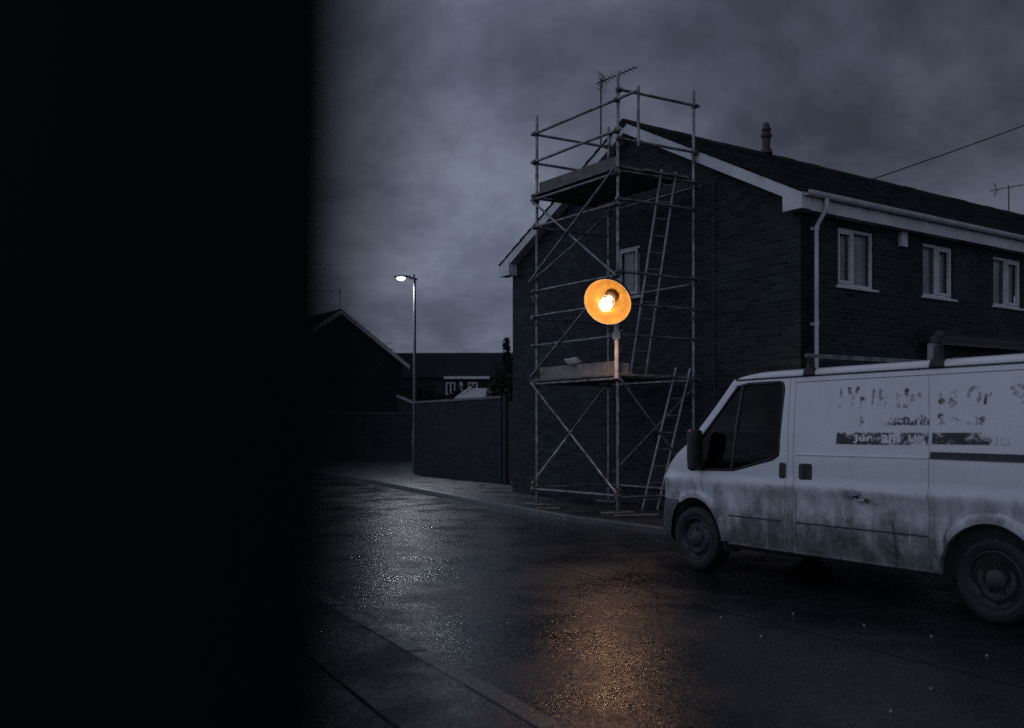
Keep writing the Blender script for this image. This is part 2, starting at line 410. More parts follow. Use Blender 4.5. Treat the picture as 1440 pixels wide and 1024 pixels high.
# ------------------------------------------------------------------ the brick house with the scaffold
HC = Vector((4.503, 15.30, .098)); HA = math.atan2(.571, .821)
GW, RZ, EZ = 7.86, 7.16, 4.80          # gable width, ridge and wall-plate heights above the footway
LEN = 19.0
house = thing('brick_house', HC, 'long dark brick house with white bargeboards, its gable end wrapped in scaffolding', 'house', HA)
OV, GOV = .21, .21
slope = (RZ - 5.02) / (GW/2 + OV)
# gable wall with one window opening (local y 3.70..4.36)
wy0, wy1, wz0, wz1 = 3.70, 4.38, 3.88, 4.85
mid = GW/2
def roofz(y): return 5.02 + slope * (y + OV) - .13 if y <= mid else 5.02 + slope * (GW - y + OV) - .13
cut = (wy0 + wy1) / 2
A = [(0, -.1), (cut, -.1), (cut, wz0), (wy0, wz0), (wy0, wz1), (cut, wz1), (cut, roofz(cut)), (mid, roofz(mid)), (0, roofz(0))]
B = [(cut, -.1), (GW, -.1), (GW, roofz(GW)), (cut, roofz(cut)), (cut, wz1), (wy1, wz1), (wy1, wz0), (cut, wz0)]
if cut < mid: A = [p for p in A if p != (mid, roofz(mid))]; B = B[:3] + [(mid, roofz(mid))] + B[3:]
gm = MB()
for P in (A, B): gm.prism(P, lambda a, b, d: Vector((d, a, b)), 0, .25)
gm.build('gable_wall', M['brick'], house, smooth=False)
def wall_holes(L, H, holes, z0=-.1, depth=.12):
    mb = MB(); xs = sorted({0.0, L, *[h[0] for h in holes], *[h[1] for h in holes]}); zs = sorted({z0, H, *[h[2] for h in holes], *[h[3] for h in holes]})
    for x0, x1 in zip(xs, xs[1:]):
        for z0_, z1_ in zip(zs, zs[1:]):
            if any(h[0] <= x0+1e-6 and h[1] >= x1-1e-6 and h[2] <= z0_+1e-6 and h[3] >= z1_-1e-6 for h in holes): continue
            mb.add([(x0, 0, z0_), (x1, 0, z0_), (x1, 0, z1_), (x0, 0, z1_)], [(0, 1, 2, 3)])
    for a, b, c, d in holes:
        for p, q in (((a, c), (b, c)), ((b, c), (b, d)), ((b, d), (a, d)), ((a, d), (a, c))):
            mb.add([(p[0], 0, p[1]), (q[0], 0, q[1]), (q[0], depth, q[1]), (p[0], depth, p[1])], [(0, 1, 2, 3)])
    return mb
WINS = [(.92, 1.90, 3.70, 4.66), (3.28, 4.24, 3.72, 4.66), (5.56, 6.60, 3.72, 4.66)]
HID = [(8.1, 9.1, 3.72, 4.66)]
DOOR = (3.55, 4.75, .0, 2.1)
fw = wall_holes(LEN, EZ, WINS + HID + [DOOR])
fw.build('front_wall', M['brick'], house, smooth=False, flipfix=False)
bw = MB(); bw.add([(0.25, GW, -.1), (LEN, GW, -.1), (LEN, GW, EZ), (.25, GW, EZ)], [(3, 2, 1, 0)])
bw.add([(LEN, 0, -.1), (LEN, GW, -.1), (LEN, GW, EZ), (LEN, mid, RZ), (LEN, 0, EZ)], [(0, 1, 2, 3, 4)])
bw.build('rear_wall', M['brick'], house, smooth=False, flipfix=False)
# tiled roof, stepped courses
rf = MB(); NC = 15
for sgn in (0, 1):
    for c in range(NC):
        y0 = -OV - .03 + (mid + OV + .03) * c / NC; y1 = -OV - .03 + (mid + OV + .03) * (c + 1) / NC + .06
        za, zb = 5.02 + slope*(y0 + OV) + .035, 5.02 + slope*(y1 + OV) + .012
        cols = 64 if sgn == 0 else 20
        for j in range(cols):
            xa = -GOV - .02 + (LEN + GOV) * j / cols; xb = -GOV - .02 + (LEN + GOV) * (j+1) / cols - .007
            dz = random.uniform(-.006, .007); dy = random.uniform(-.008, .008)
            P = [(xa, y0+dy, za+dz), (xb, y0+dy, za+dz), (xb, min(y1, mid), zb), (xa, min(y1, mid), zb), (xa, y0+dy, za+dz-.022), (xb, y0+dy, za+dz-.022), (xb, min(y1, mid), zb - .022), (xa, min(y1, mid), zb - .022)]
            if sgn: P = [(x, GW - y, z) for x, y, z in P]
            fsx = [(0, 1, 2, 3), (0, 1, 5, 4), (0, 3, 7, 4), (1, 2, 6, 5)]
            rf.add(P, fsx)
        # felt below
P = [(-GOV-.01, -OV, 5.02), (LEN, -OV, 5.02), (LEN, mid, 5.02 + slope*(mid+OV)), (-GOV-.01, mid, 5.02 + slope*(mid+OV)), (-GOV-.01, GW+OV, 5.02), (LEN, GW+OV, 5.02)]
rf.add(P, [(0, 1, 2, 3), (3, 2, 5, 4)])
roof = rf.build('roof', M['tile'], house, smooth=False)
rz = 5.02 + slope*(mid+OV)
rt = MB(); x = -GOV - .02
while x < LEN:
    d = random.uniform(-.008, .008)
    rt.tube([(x, mid, rz - .035 + d), (x + .43, mid, rz - .035 + d)], .085, 10); x += .445
rt.build('ridge_tiles', M['tile'], roof)
# chimney terminal on the ridge
ft = MB(); ft.lathe([(.13, -.02), (.12, .06), (.085, .08), (.085, .30), (.11, .32), (.12, .37), (.09, .40), (.085, .44), (.10, .46), (.10, .50), (.075, .53), (.07, .60), (.03, .64), (0, .64)], (3.78, mid, rz + .06), n=16)
ft.build('flue_terminal', M['black'], roof)
# bargeboards + box ends + fascia + soffit + gutter + downpipe
for sgn in (0, 1):
    b = MB(); f_ = (lambda y: y) if sgn == 0 else (lambda y: GW - y)
    pts = [(-OV, 5.005), (mid, 5.005 + slope*(mid+OV)), (mid, 5.005 + slope*(mid+OV) - .20), (-OV + .02, 5.005 - .18)]
    b.prism([(f_(a), c) for a, c in pts], lambda a, c, d: Vector((d, a, c)), -GOV, -GOV + .03)
    bo = b.build('bargeboard', M['upvc'], house, smooth=False)
    e_ = MB(); pts = [(-OV + .005, 4.985), (-OV + .005, 4.77), (.17, 4.77), (.17, 4.985 + slope * .36)]
    e_.prism([(f_(a), c) for a, c in pts], lambda a, c, d: Vector((d, a, c)), -GOV - .012, -.004)
    e_.build('box_end', M['upvc'], bo, smooth=False)
    s_ = MB(); s_.add([(-GOV + .03, f_(.2), 4.79 + slope*.45), (-.002, f_(.2), 4.79 + slope*.45), (-.002, f_(mid), 4.79 + slope*(mid+.25)), (-GOV + .03, f_(mid), 4.79 + slope*(mid+.25))], [(0, 1, 2, 3)])
    s_.build('verge_soffit', M['upvc'], bo, smooth=False)
f1 = MB(); f1.box((-.0, -OV + .01, 4.76), (LEN, -OV + .035, 5.0)); f1.build('fascia', M['upvc'], house, smooth=False)
s1 = MB(); s1.box((-.0, -OV + .037, 4.765), (LEN, -.003, 4.785)); s1.build('soffit', M['upvc'], house, smooth=False)
g1 = MB(); vs, fs = [], []
for i, x in enumerate((-.20, LEN)):
    for k in range(11):
        a = PI + PI * k / 10; vs.append((x, -OV - .055 + .058*math.cos(a), 5.03 + .075*math.sin(a)))
    for k in range(11):
        a = 2*PI - PI * k / 10; vs.append((x, -OV - .055 + .052*math.cos(a), 5.035 + .068*math.sin(a)))
fs = [(i, (i+1) % 22, 22 + (i+1) % 22, 22 + i) for i in range(22)] + [tuple(range(22)), tuple(range(22, 44))]
gut = g1.add(vs, fs).build('gutter', M['upvc'], house)
dp = MB(); dxp = .29
dp.tube([(dxp, -OV - .055, 4.96), (dxp, -OV - .055, 4.84), (dxp, -OV - .04, 4.79), (dxp, -.12, 4.62), (dxp, -.075, 4.54), (dxp, -.075, .0)], .036, 12)
dpo = dp.build('downpipe', M['upvc'], house)
for z in (4.50, 3.0, 1.6):
    c_ = MB(); c_.tube([(dxp, -.075, z), (dxp, -.075, z + .07)], .043, 12); c_.box((dxp - .06, -.03, z + .01), (dxp + .06, -.002, z + .055)); c_.build('bracket', M['upvc'], dpo)
cb = MB(); cb.tube([(-.018, 1.81, -.05), (-.018, 1.80, 2.0), (-.018, 1.82, 4.0), (-.018, 1.81, 5.6)], .014, 6); cb.build('wall_cable', M['black'], house)
ab = MB(); ab.prism([(2.55, 4.50), (2.72, 4.50), (2.72, 4.72), (2.68, 4.76), (2.59, 4.76), (2.55, 4.72)], lambda a, c, d: Vector((a, d, c)), -.075, -.004)
ab.build('alarm_box', M['upvc'], house, smooth=False)
# windows: built at the origin in x (width) / z, facing -y, then copied
def make_window(w, h, split=.48, sash=1):
    fr = MB(); t = .055
    def bar(x0, x1, z0, z1, y0=-.0, y1=.06): fr.box((x0, y0, z0), (x1, y1, z1))
    bar(0, w, 0, t); bar(0, w, h - t, h); bar(0, t, t, h - t); bar(w - t, w, t, h - t)
    xm = w * split if split else w - t*1.55
    if split: bar(xm - t*.55, xm + t*.55, t, h - t)
    f = fr.build('window', M['upvc'], None, smooth=False, bevel=.004)
    sa = MB(); x0, x1 = (xm + t*.55, w - t) if sash else (t, xm - t*.55); q = .045
    for a in ((x0, x1, t, t + q), (x0, x1, h - t - q, h - t), (x0, x0 + q, t + q, h - t - q), (x1 - q, x1, t + q, h - t - q)):
        sa.box((a[0] + .001, -.014, a[2] + .001), (a[1] - .001, .03, a[3] - .001))
    sa.build('sash', M['upvc'], f, smooth=False)
    p = MB(); p.add([(t*.5, .034, t*.5), (w - t*.5, .034, t*.5), (w - t*.5, .034, h - t*.5), (t*.5, .034, h - t*.5)], [(0, 1, 2, 3)])
    p.build('pane', M['pane'], f, smooth=False)
    c = MB(); n = 46; vs = []
    for i in range(n+1):
        x = .01 + (w - .02) * i / n; y = .12 + .014 * math.sin(i * 1.9) + .01 * math.sin(i * .67)
        vs += [(x, y, .01), (x, y, h - .01)]
    c.add(vs, [(2*i, 2*i+2, 2*i+3, 2*i+1) for i in range(n)]); c.build('curtain', M['net'], f)
    s = MB(); s.box((-.05, -.09, -.045), (w + .07, .05, -.001)); s.build('sill', M['upvc'], f, smooth=False, bevel=.006)
    return f
w1 = make_window(.976, .956, .46, 0); w1.parent = house; w1.location = (.922, .05, 3.702)
w2 = make_window(.956, .936, .50, 1); w2.parent = house; w2.location = (3.282, .05, 3.722)
w3 = copy_tree(w2, house); w3.location = (5.562, .05, 3.722); w3.scale = (1.036/.956, 1, 1)
w4 = copy_tree(w2, house); w4.location = (8.102, .05, 3.722); w4.scale = (.996/.956, 1, 1)
gw = make_window(.676, .966, 0, 0); gw.parent = house; gw.rotation_euler = (0, 0, -PI/2); gw.location = (.05, 4.378, 3.882)
# entrance canopy with a white side post, and the door below it
cn = MB(); cn.box((3.12, -.32, 2.88), (6.2, -.004, 3.06)); cno = cn.build('porch_canopy', M['gatewood'], house, smooth=False, bevel=.01)
ps = MB(); ps.box((3.16, -.30, -.0), (3.30, -.16, 2.877)); ps.build('porch_post', M['upvc'], cno, smooth=False)
dd = MB(); dd.box((3.56, .06, .01), (4.74, .11, 2.09)); do = dd.build('front_door', M['upvc'], house, smooth=False)
for i in range(2):
    q = MB(); q.box((3.68 + i*.53, .048, .3), (4.10 + i*.53, .058, 1.85)); q.build('door_panel', M['glassdark'], do, smooth=False)

def hw(x, y, z=0): return house.location + Matrix.Rotation(HA, 3, 'Z') @ Vector((x, y, z))
# aerials
def aerial(name, base, h, aim, label, boom=.95, n=9, group=None, back=.10):
    t = thing(name, base, label, 'aerial', group=group)
    m = MB(); m.tube([(0, 0, 0), (0, 0, h)], .017, 8); m.build('mast', M['aerial'], t)
    a = Vector(aim).normalized(); sd_ = Vector((-a.y, a.x, 0)).normalized(); b = MB()
    o_ = Vector((0, 0, h - .06)); b.tube([o_ - a*back, o_ + a*boom], .012, 6); bo = b.build('boom', M['aerial'], t)
    for i in range(n):
        p = o_ + a * (boom * (i + .5) / n); L = .15 - .05 * i / n
        q = MB(); q.tube([p - sd_*L, p + sd_*L], .006, 5); q.build('element', M['aerial'], bo)
    r = MB(); p = o_ - a*(back - .16)
    for k in range(-3, 4):
        r.tube([p + Vector((0, 0, k*.055)) - a*(.02*abs(k)) - sd_*.17, p + Vector((0, 0, k*.055)) - a*(.02*abs(k)) + sd_*.17], .006, 5)
    r.tube([p + Vector((0, 0, -.17)) - a*.05, p, p + Vector((0, 0, .17)) - a*.05], .008, 5)
    r.build('reflector', M['aerial'], bo)
    return t
g_ = Vector((-.571, .821, 0)); l_ = Vector((.821, .571, 0))
aerial('tv_aerial', hw(.06, 4.9, 5.6), 2.70, (.80, -.55, .16), 'tall television aerial on a thin mast rising behind the scaffold rails', .80)
aerial('tv_aerial', hw(13.4, mid, rz), .75, (.86, -.5, .08), 'television aerial on the far end of the long ridge by the right edge', 1.0, 6, back=.45)

# overhead cable
oc = MB(); a, b = hw(6.6, mid + .5, rz - .3), Vector((24.5, 27.0, 14.2)); pts = []
for i in range(25):
    u = i/24; p = a.lerp(b, u); p.z -= .5 * 4*u*(1-u) * .5; pts.append(p)
o = oc.tube(pts, .016, 6).build('overhead_cable', M['black'])
tag(o, 'thin black overhead cable running up from the ridge to the right', 'cable')

# ------------------------------------------------------------------ scaffold tower
PM, PL, PR, PB = Vector((1.734, 16.05, .098)), Vector((.455, 17.89, .098)), Vector((3.12, 16.845, .098)), Vector((1.84, 18.69, .098))
sc = thing('scaffold_tower', PM, 'galvanised tube scaffold tower with two boarded lifts against the brick gable', 'scaffold')
TR = .0242
def at(p, z): return Vector((p.x, p.y, z))
def piece(name, pts, r=TR, mat='galv', n=10, parent=sc):
    pts = [Vector(p) for p in pts]
    if len(pts) == 2 and name != 'coupler':
        a, b = pts; d = b - a; k = max(2, int(d.length / .5))
        pts = [a.lerp(b, i/k) for i in range(k+1)]
        for p in pts[1:-1]: p += Vector((random.uniform(-.003, .003), random.uniform(-.003, .003), random.uniform(-.003, .003)))
    return MB().tube(pts, r, n).build(name, M[mat], parent, off=PM)
def coupler(p, z, parent, d=None):
    d = Vector(d or (random.uniform(-1, 1), random.uniform(-1, 1), 0)).normalized(); c = at(p, z)
    m = MB(); m.tube([c - Vector((0, 0, .034)), c + Vector((0, 0, .034))], .039, 10)
    q = c + d * .052; s2 = Vector((-d.y, d.x, 0)); m.tube([q - s2*.034, q + s2*.034], .039, 10)
    m.tube([c + s2*.03 + Vector((0, 0, .01)), c + s2*.085 + Vector((0, 0, .012))], .012, 6)
    m.build('coupler', M['coupler'], parent, off=PM)
tops = {'M': 7.34, 'L': 7.2, 'R': 7.29, 'B': 7.24}
leanM = Vector((.012, 0, 0))
stds = {}
for nm, P in (('M', PM), ('L', PL), ('R', PR), ('B', PB)):
    s_ = piece('standard', [at(P, .16), at(P, 2.8), at(P, tops[nm])], TR + .002, n=12); stds[nm] = s_
    jack = MB(); jack.tube([at(P, .13), at(P, .30)], .018, 8); jack.obox(at(P, .128), (.075, 0, 0), (0, .075, 0), (0, 0, .004)); jack.tube([at(P, .20), at(P, .225)], .05, 8)
    jack.build('base_plate', M['coupler'], s_, off=PM)
    for z in (2.0, 3.35, 4.72, 6.05):          # spigot joints
        if random.random() < .7: MB().tube([at(P, z), at(P, z + .09)], TR + .008, 12).build('joint_sleeve', M['coupler'], s_, off=PM)
l2 = (PR - PM).normalized(); g2 = (PL - PM).normalized()
def run(a, b, z, name='ledger', ea=.10, eb=.10, z2=None, side=1, r=TR):
    za, zb = z, (z if z2 is None else z2)
    A_, B_ = at(a, za), at(b, zb); d = (B_ - A_).normalized(); n_ = Vector((-d.y, d.x, 0)).normalized() * (.052 * side)
    o_ = piece(name, [A_ + n_ - d*ea, B_ + n_ + d*eb], r)
    for P_, zz, key in ((a, za, None), (b, zb, None)): coupler(P_, zz, o_, n_)
    return o_
# front face (L-M): out toward the street
for z, nm in ((.39, 'ledger'), (2.30, 'ledger'), (3.0, 'guard_rail'), (3.53, 'guard_rail'), (3.99, 'ledger'), (5.16, 'ledger'), (5.66, 'ledger'), (6.35, 'guard_rail'), (6.86, 'guard_rail')):
    run(PL, PM, z, nm, .10, .5 if z > 6.8 else .10, side=-1)
# right face (M-R)
for z, nm in ((.36, 'transom'), (2.34, 'transom'), (3.02, 'guard_rail'), (3.53, 'guard_rail'), (4.05, 'transom'), (5.24, 'transom'), (5.70, 'transom'), (6.22, 'guard_rail'), (7.02, 'guard_rail')):
    run(PM, PR, z, nm, .08, .08, side=-1)
# far faces
for z, nm in ((.42, 'transom'), (2.32, 'transom'), (3.50, 'guard_rail'), (5.16, 'transom'), (5.70, 'transom'), (6.34, 'guard_rail'), (6.87, 'guard_rail')):
    run(PL, PB, z, nm, .08, .08, side=1)
for z in (.42, 2.32, 3.98, 5.64): run(PB, PR, z, 'ledger', .1, .1, side=1)
# braces
def brace(a, za, b, zb, side=-1):
    A_, B_ = at(a, za), at(b, zb); d = (B_ - A_).normalized(); n_ = Vector((-d.y, d.x, 0)).normalized() * (.085 * side)
    o_ = piece('brace', [A_ + n_ - d*.08, B_ + n_ + d*.08], .0225)
    for P_, zz in ((a, za), (b, zb)): coupler(P_, zz, o_, n_)
brace(PL, 5.61, PM, 4.02); brace(PL, 4.20, PM, 5.68, -1.5); brace(PL, 2.48, PM, 4.0); brace(PL, 2.28, PM, .48)
brace(PL, 4.22, PB, 5.55, 1); brace(PL, 3.84, PB, 2.5, 1); brace(PL, .54, PB, 2.30, 1)
brace(PM, 2.28, PR, .55); brace(PB, .62, PR, 2.24, 1)
piece('puncheon', [at(PM.lerp(PR, .225), 6.15) + Vector((.04, -.05, 0)), at(PM.lerp(PR, .225), 7.14) + Vector((.04, -.05, 0))], TR)
# boarded lifts with toe boards
def lift(z, gap):
    for i in range(6):
        a = PM + l2*(.06 + i*.245); b = a + g2 * (PL - PM).length
        ex = random.uniform(-.02, .06)
        c = (a + b)/2; c.z = z
        m = MB(); m.obox(c, l2*.112, g2*((b - a).length/2 + .09 + ex), Vector((0, 0, .019)))
        m.build('platform_board', M['wood'], sc, off=PM, smooth=False, bevel=.004)
lift(5.755, 0); lift(2.365, 0)
def toe(a, b, z0, h, inset, name='toe_board', mat='wood'):
    d = (b - a).normalized(); n_ = Vector((-d.y, d.x, 0)) * inset
    c = (a + b)/2 + n_; c.z = z0 + h/2
    MB().obox(c, d*((b - a).length/2 - .03), n_.normalized()*.018, Vector((0, 0, h/2))).build(name, M[mat], sc, off=PM, smooth=False, bevel=.004)
toe(PL, PM, 5.776, .20, .05); toe(PL, PM, 2.386, .215, .05, mat='lamplit_wood')
toe(PL, PB, 5.776, .20, -.05)
o = toe(PM, PM + l2*.28, 2.386, .18, .05, mat='lamplit_wood')
# sole boards under the standards, loose lumber
def board(name, c, d, L, w, h, label, cat, group=None):
    d = Vector(d).normalized(); t = thing(name, c, label, cat, group=group)
    n_ = Vector((-d.y, d.x, 0))
    MB().obox((0, 0, h/2), d*L/2, n_*w/2, Vector((0, 0, h/2))).build('plank', M['wood'], t, smooth=False, bevel=.006)
    return t
for P, lb in ((PM, 'short timber sole board under the nearest scaffold leg by the kerb'), (PL, 'short timber sole board under the leftmost scaffold leg'), (PR, 'short timber sole board under the scaffold leg behind the van nose'), (PB, 'short timber sole board under the scaffold leg against the wall')):
    board('sole_board', (P.x, P.y, .098), l2 if P is PM else g2, .55, .22, .028, lb, 'board', 'sole boards under the scaffold legs')
board('loose_plank', (1.98, 15.55, .098), (.9, .25, 0), .75, .1, .03, 'loose pale plank lying on the pavement between kerb and nearest scaffold leg', 'board')
board('loose_plank', (.62, 16.95, .098), (.9, .1, 0), .42, .09, .03, 'small loose wood offcut on the pavement left of the scaffold near the kerb', 'board')

# rag on the lower lift
r_ = bmesh.new(); bmesh.ops.create_icosphere(r_, subdivisions=3, radius=.10)
for v_ in r_.verts:
    n_ = mnoise.noise(v_.co * 22) * .035 + mnoise.noise(v_.co * 9 + Vector((3, 1, 0))) * .05
    v_.co += v_.normal * n_; v_.co.z *= .75; v_.co.x *= 1.25
me = bpy.data.meshes.new('rag'); r_.to_mesh(me); r_.free(); me.materials.append(M['rag'])
rg = bpy.data.objects.new('rag', me); C.objects.link(rg); q = PL.lerp(PM, .46) - Vector((-.57, .30, 0))*.0
rg.location = (q.x + .12, q.y + .1, 2.385 + .065 + .18); rg.location = (q.x + .02, q.y + .0, 2.386 + .215 + .05)
tag(rg, 'crumpled pale rag lying on the toe board of the lower scaffold lift', 'rag')

# ladders
def ladder(a_c, b_c, width, nr, label):
    a_c, b_c = Vector(a_c), Vector(b_c); t = thing('ladder', a_c, label, 'ladder', group='ladders on the scaffold tower')
    d = (b_c - a_c); h = l2 * width/2
    for sg in (-1, 1): MB().tube([a_c + h*sg, b_c + h*sg*.93 + d.normalized()*.12], .020, 8).build('stile', M['alu'], t, off=a_c)
    for i in range(nr):
        p = a_c + d * ((i + .6)/nr); MB().tube([p - h*.97, p + h*.97], .011, 7).build('rung', M['alu'], t, off=a_c)
e1 = PM + l2*.98 - g2*.06; e2 = PM + l2*1.26 - g2*.08
ladder(at(PM + l2*.98 + g2*.68, 2.386), at(e1, 5.70), .33, 12, 'upper ladder leaning from the lower lift to the top platform')
ladder(at(PM + l2*1.02 + g2*.42, .098), at(e2, 2.40), .33, 8, 'lower ladder rising from the pavement to the lower lift behind the van')

# ------------------------------------------------------------------ work lamp
LC = Vector((1.511, 15.50, 3.490))
wk = thing('work_lamp', LC, 'glowing orange dish work lamp clamped to the scaffold', 'lamp')
ax = Vector((-.35, -.80, -.49)).normalized()               # opening direction
R_ = .376; DP = .265
sh_o, sh_i = [], []
for i in range(15):
    u = i/14; r = .095 + (R_ - .095) * math.sin(u * PI/2) ** .85; h = -DP + DP * (1 - math.cos(u * PI/2))
    sh_o.append((r + .004, h - .004)); sh_i.append((r - .001, h))
MB().lathe([(.0, -DP - .004)] + sh_o + [(R_ + .012, .004), (R_ + .006, .012), (R_, .006)], (0, 0, 0), ax, 56).build('lamp_shade', M['enamel'], wk)
shade_i = MB().lathe([(.0, -DP + .002)] + sh_i, (0, 0, 0), ax, 56).build('shade_lining', M['shade_in'], bpy.data.objects['lamp_shade'])
sk = MB().lathe([(0, -DP - .06), (.085, -DP - .06), (.098, -DP + .02), (.098, -.16), (.075, -.13), (.06, -.115), (0, -.115)], (0, 0, 0), ax, 28).build('socket', M['coupler'], wk)
MB().lathe([(0, -.125), (.035, -.115), (.040, -.04), (.052, .03), (.069, .06), (.076, .10), (.069, .14), (.045, .17), (0, .182)], (0, 0, 0), ax, 28).build('bulb', M['bulb'], wk)
u_ = ax.cross(Vector((0, 0, 1))).normalized(); w_ = ax.cross(u_)
cg = MB()
for k in range(6):
    a = 2*PI*k/6; dr = u_*math.cos(a) + w_*math.sin(a)
    cg.tube([ax*(-.13) + dr*.085, ax*(-.03) + dr*.105, ax*.14 + dr*.105, ax*.21 + dr*.08, ax*.25 + dr*.03], .0035, 5)
for h, r in ((-.03, .105), (.08, .105), (.14, .105), (.21, .08), (.248, .032)):
    cg.tube([ax*h + (u_*math.cos(2*PI*k/20) + w_*math.sin(2*PI*k/20))*r for k in range(21)], .0035, 5)
cg.build('bulb_cage', M['coupler'], wk)
st = Vector((1.70, 15.93, 0)) - Vector((LC.x, LC.y, 0))
MB().tube([(st.x, st.y, 2.30 - LC.z), (st.x, st.y, 3.46 - LC.z)], .036, 12).build('lamp_post', M['lamplit_tube'], wk)
back = -ax*(DP + .05)
MB().tube([(st.x, st.y, 3.42 - LC.z), (st.x - .01, st.y - .06, 3.50 - LC.z), back], .022, 10).build('lamp_arm', M['galv'], wk)
ck = MB(); ck.obox((st.x, st.y + .04, 3.0 - LC.z), (.058, 0, 0), (0, .075, 0), (0, 0, .062)); ck.tube([(st.x, st.y, 3.0 - LC.z), (PM.x - LC.x, PM.y - LC.y, 3.0 - LC.z)], .03, 8); ck.tube([(st.x + .06, st.y, 3.08 - LC.z), (st.x + .11, st.y, 3.08 - LC.z)], .012, 6); ck.tube([(st.x - .06, st.y, 3.02 - LC.z), (st.x - .1, st.y, 3.02 - LC.z)], .012, 6)
ck.build('clamp', M['lamplit_tube'], wk, smooth=False, bevel=.008)
cv = MB(); cp = []
for i in range(18):
    u = i/17; cp.append(Vector((st.x + .06 + .035*math.sin(u*7), st.y + .02, 3.02 - LC.z - u*.62)))
cv.tube(cp, .010, 6); cv.build('power_lead', M['black'], wk)

pl = bpy.data.lights.new('work_lamp_light', 'POINT'); plo = bpy.data.objects.new('work_lamp_light', pl); C.objects.link(plo)
plo.parent = wk; plo.location = ax * .10; pl.energy = 66; pl.color = (1.0, .57, .37); pl.shadow_soft_size = .090; pl.use_soft_falloff = False

# ------------------------------------------------------------------ street lamp
SL = Vector((-3.28, 33.0, .098))
sm = thing('street_lamp', SL, 'tall slim street lamp lit white above the brick wall', 'street lamp')
MB().tube([(0, 0, 0), (0, 0, 1.35), (0, 0, 1.42), (0, 0, 6.5)], [.085, .085, .058, .042], 14).build('column', M['lampcol'], sm)
MB().box((-.035, -.092, .45), (.035, -.075, .95)).build('access_door', M['lampcol'], sm, smooth=False)
MB().tube([(.08, 0, 6.44), (0, 0, 6.47), (-.18, -.02, 6.50)], .035, 10).build('bracket', M['lampcol'], sm)
lh = MB(); vs = []; hd = [(-.12, .06, .03), (-.25, .11, .055), (-.50, .13, .06), (-.66, .08, .04), (-.72, .02, .015)]
for x, w, h in hd:
    for k in range(12):
        a = 2*PI*k/12; vs.append((x, w*math.cos(a), 6.53 + (h*math.sin(a) if math.sin(a) > 0 else .4*h*math.sin(a))))
fs = [(i*12+k, i*12+(k+1) % 12, (i+1)*12+(k+1) % 12, (i+1)*12+k) for i in range(4) for k in range(12)] + [tuple(range(12)), tuple(range(48, 60))]
lh.add(vs, fs).build('lantern', M['lampcol'], sm)
MB().lathe([(0, -.085), (.08, -.075), (.13, -.04), (.145, .0), (0, .0)], (-.46, 0, 6.50), (0, 0, 1), 24).build('lamp_lens', M['led'], sm)
MB().tube([(-.02, 0, 6.48), (-.02, 0, 6.62)], .028, 8).build('photocell', M['black'], sm)
sp = bpy.data.lights.new('street_lamp_light', 'SPOT'); spo = bpy.data.objects.new('street_lamp_light', sp); C.objects.link(spo)
spo.parent = sm; spo.location = (-.46, 0, 6.36); sp.energy = 1400; sp.spot_size = math.radians(165); sp.spot_blend = .6; sp.color = (.86, .92, 1.0); sp.shadow_soft_size = .14

# ------------------------------------------------------------------ boundary walls, gate
def long_wall(name, a, b, h, mat, label, th=.22, coping=True):
    a, b = Vector((*a, .098)), Vector((*b, .098)); L = (b - a).length
    t = thing(name, a, label, 'wall', math.atan2(b.y - a.y, b.x - a.x))
    MB().box((0, 0, -.05), (L, th, h)).build('brickwork', M[mat], t, smooth=False)
    if coping:
        m = MB(); x = -.03
        while x < L: m.box((x, -.04, h + .001), (min(x + .446, L + .03), th + .04, h + .065)); x += .45
        m.build('coping', M['kerb'], t, smooth=False)
    return t
long_wall('garden_wall', (-3.05, 30.5), (-.28, 25.6), 2.2, 'brick_far', 'tall brick garden wall between the street lamp and the dark gate')
long_wall('garden_wall', (-17, 46.4), (-4.6, 45.4), 2.15, 'brick_far', 'long dark brick wall below the left gable house')
gt = thing('gate', (-.24, 25.50, .098), 'near-black boarded gate between garden wall and house corner', 'gate', math.atan2(-.821, .571))
m = MB()
for i in range(9): m.box((.13 + i*.125, .06, .04), (.25 + i*.125, .085, 2.12))
m.build('boards', M['gatewood'], gt, smooth=False)
for x in (.0, 1.28): MB().box((x, .0, -.05), (x + .12, .14, 2.25)).build('gate_post', M['gatewood'], gt, smooth=False)
for z in (.3, 1.8): MB().box((.13, .087, z), (1.26, .12, z + .1)).build('gate_rail', M['gatewood'], gt, smooth=False)
m = MB()
for i in range(12): m.box((1.42 + i*.125, .06, .04), (1.54 + i*.125, .085, 2.1))
m.build('side_panel', M['gatewood'], gt, smooth=False)

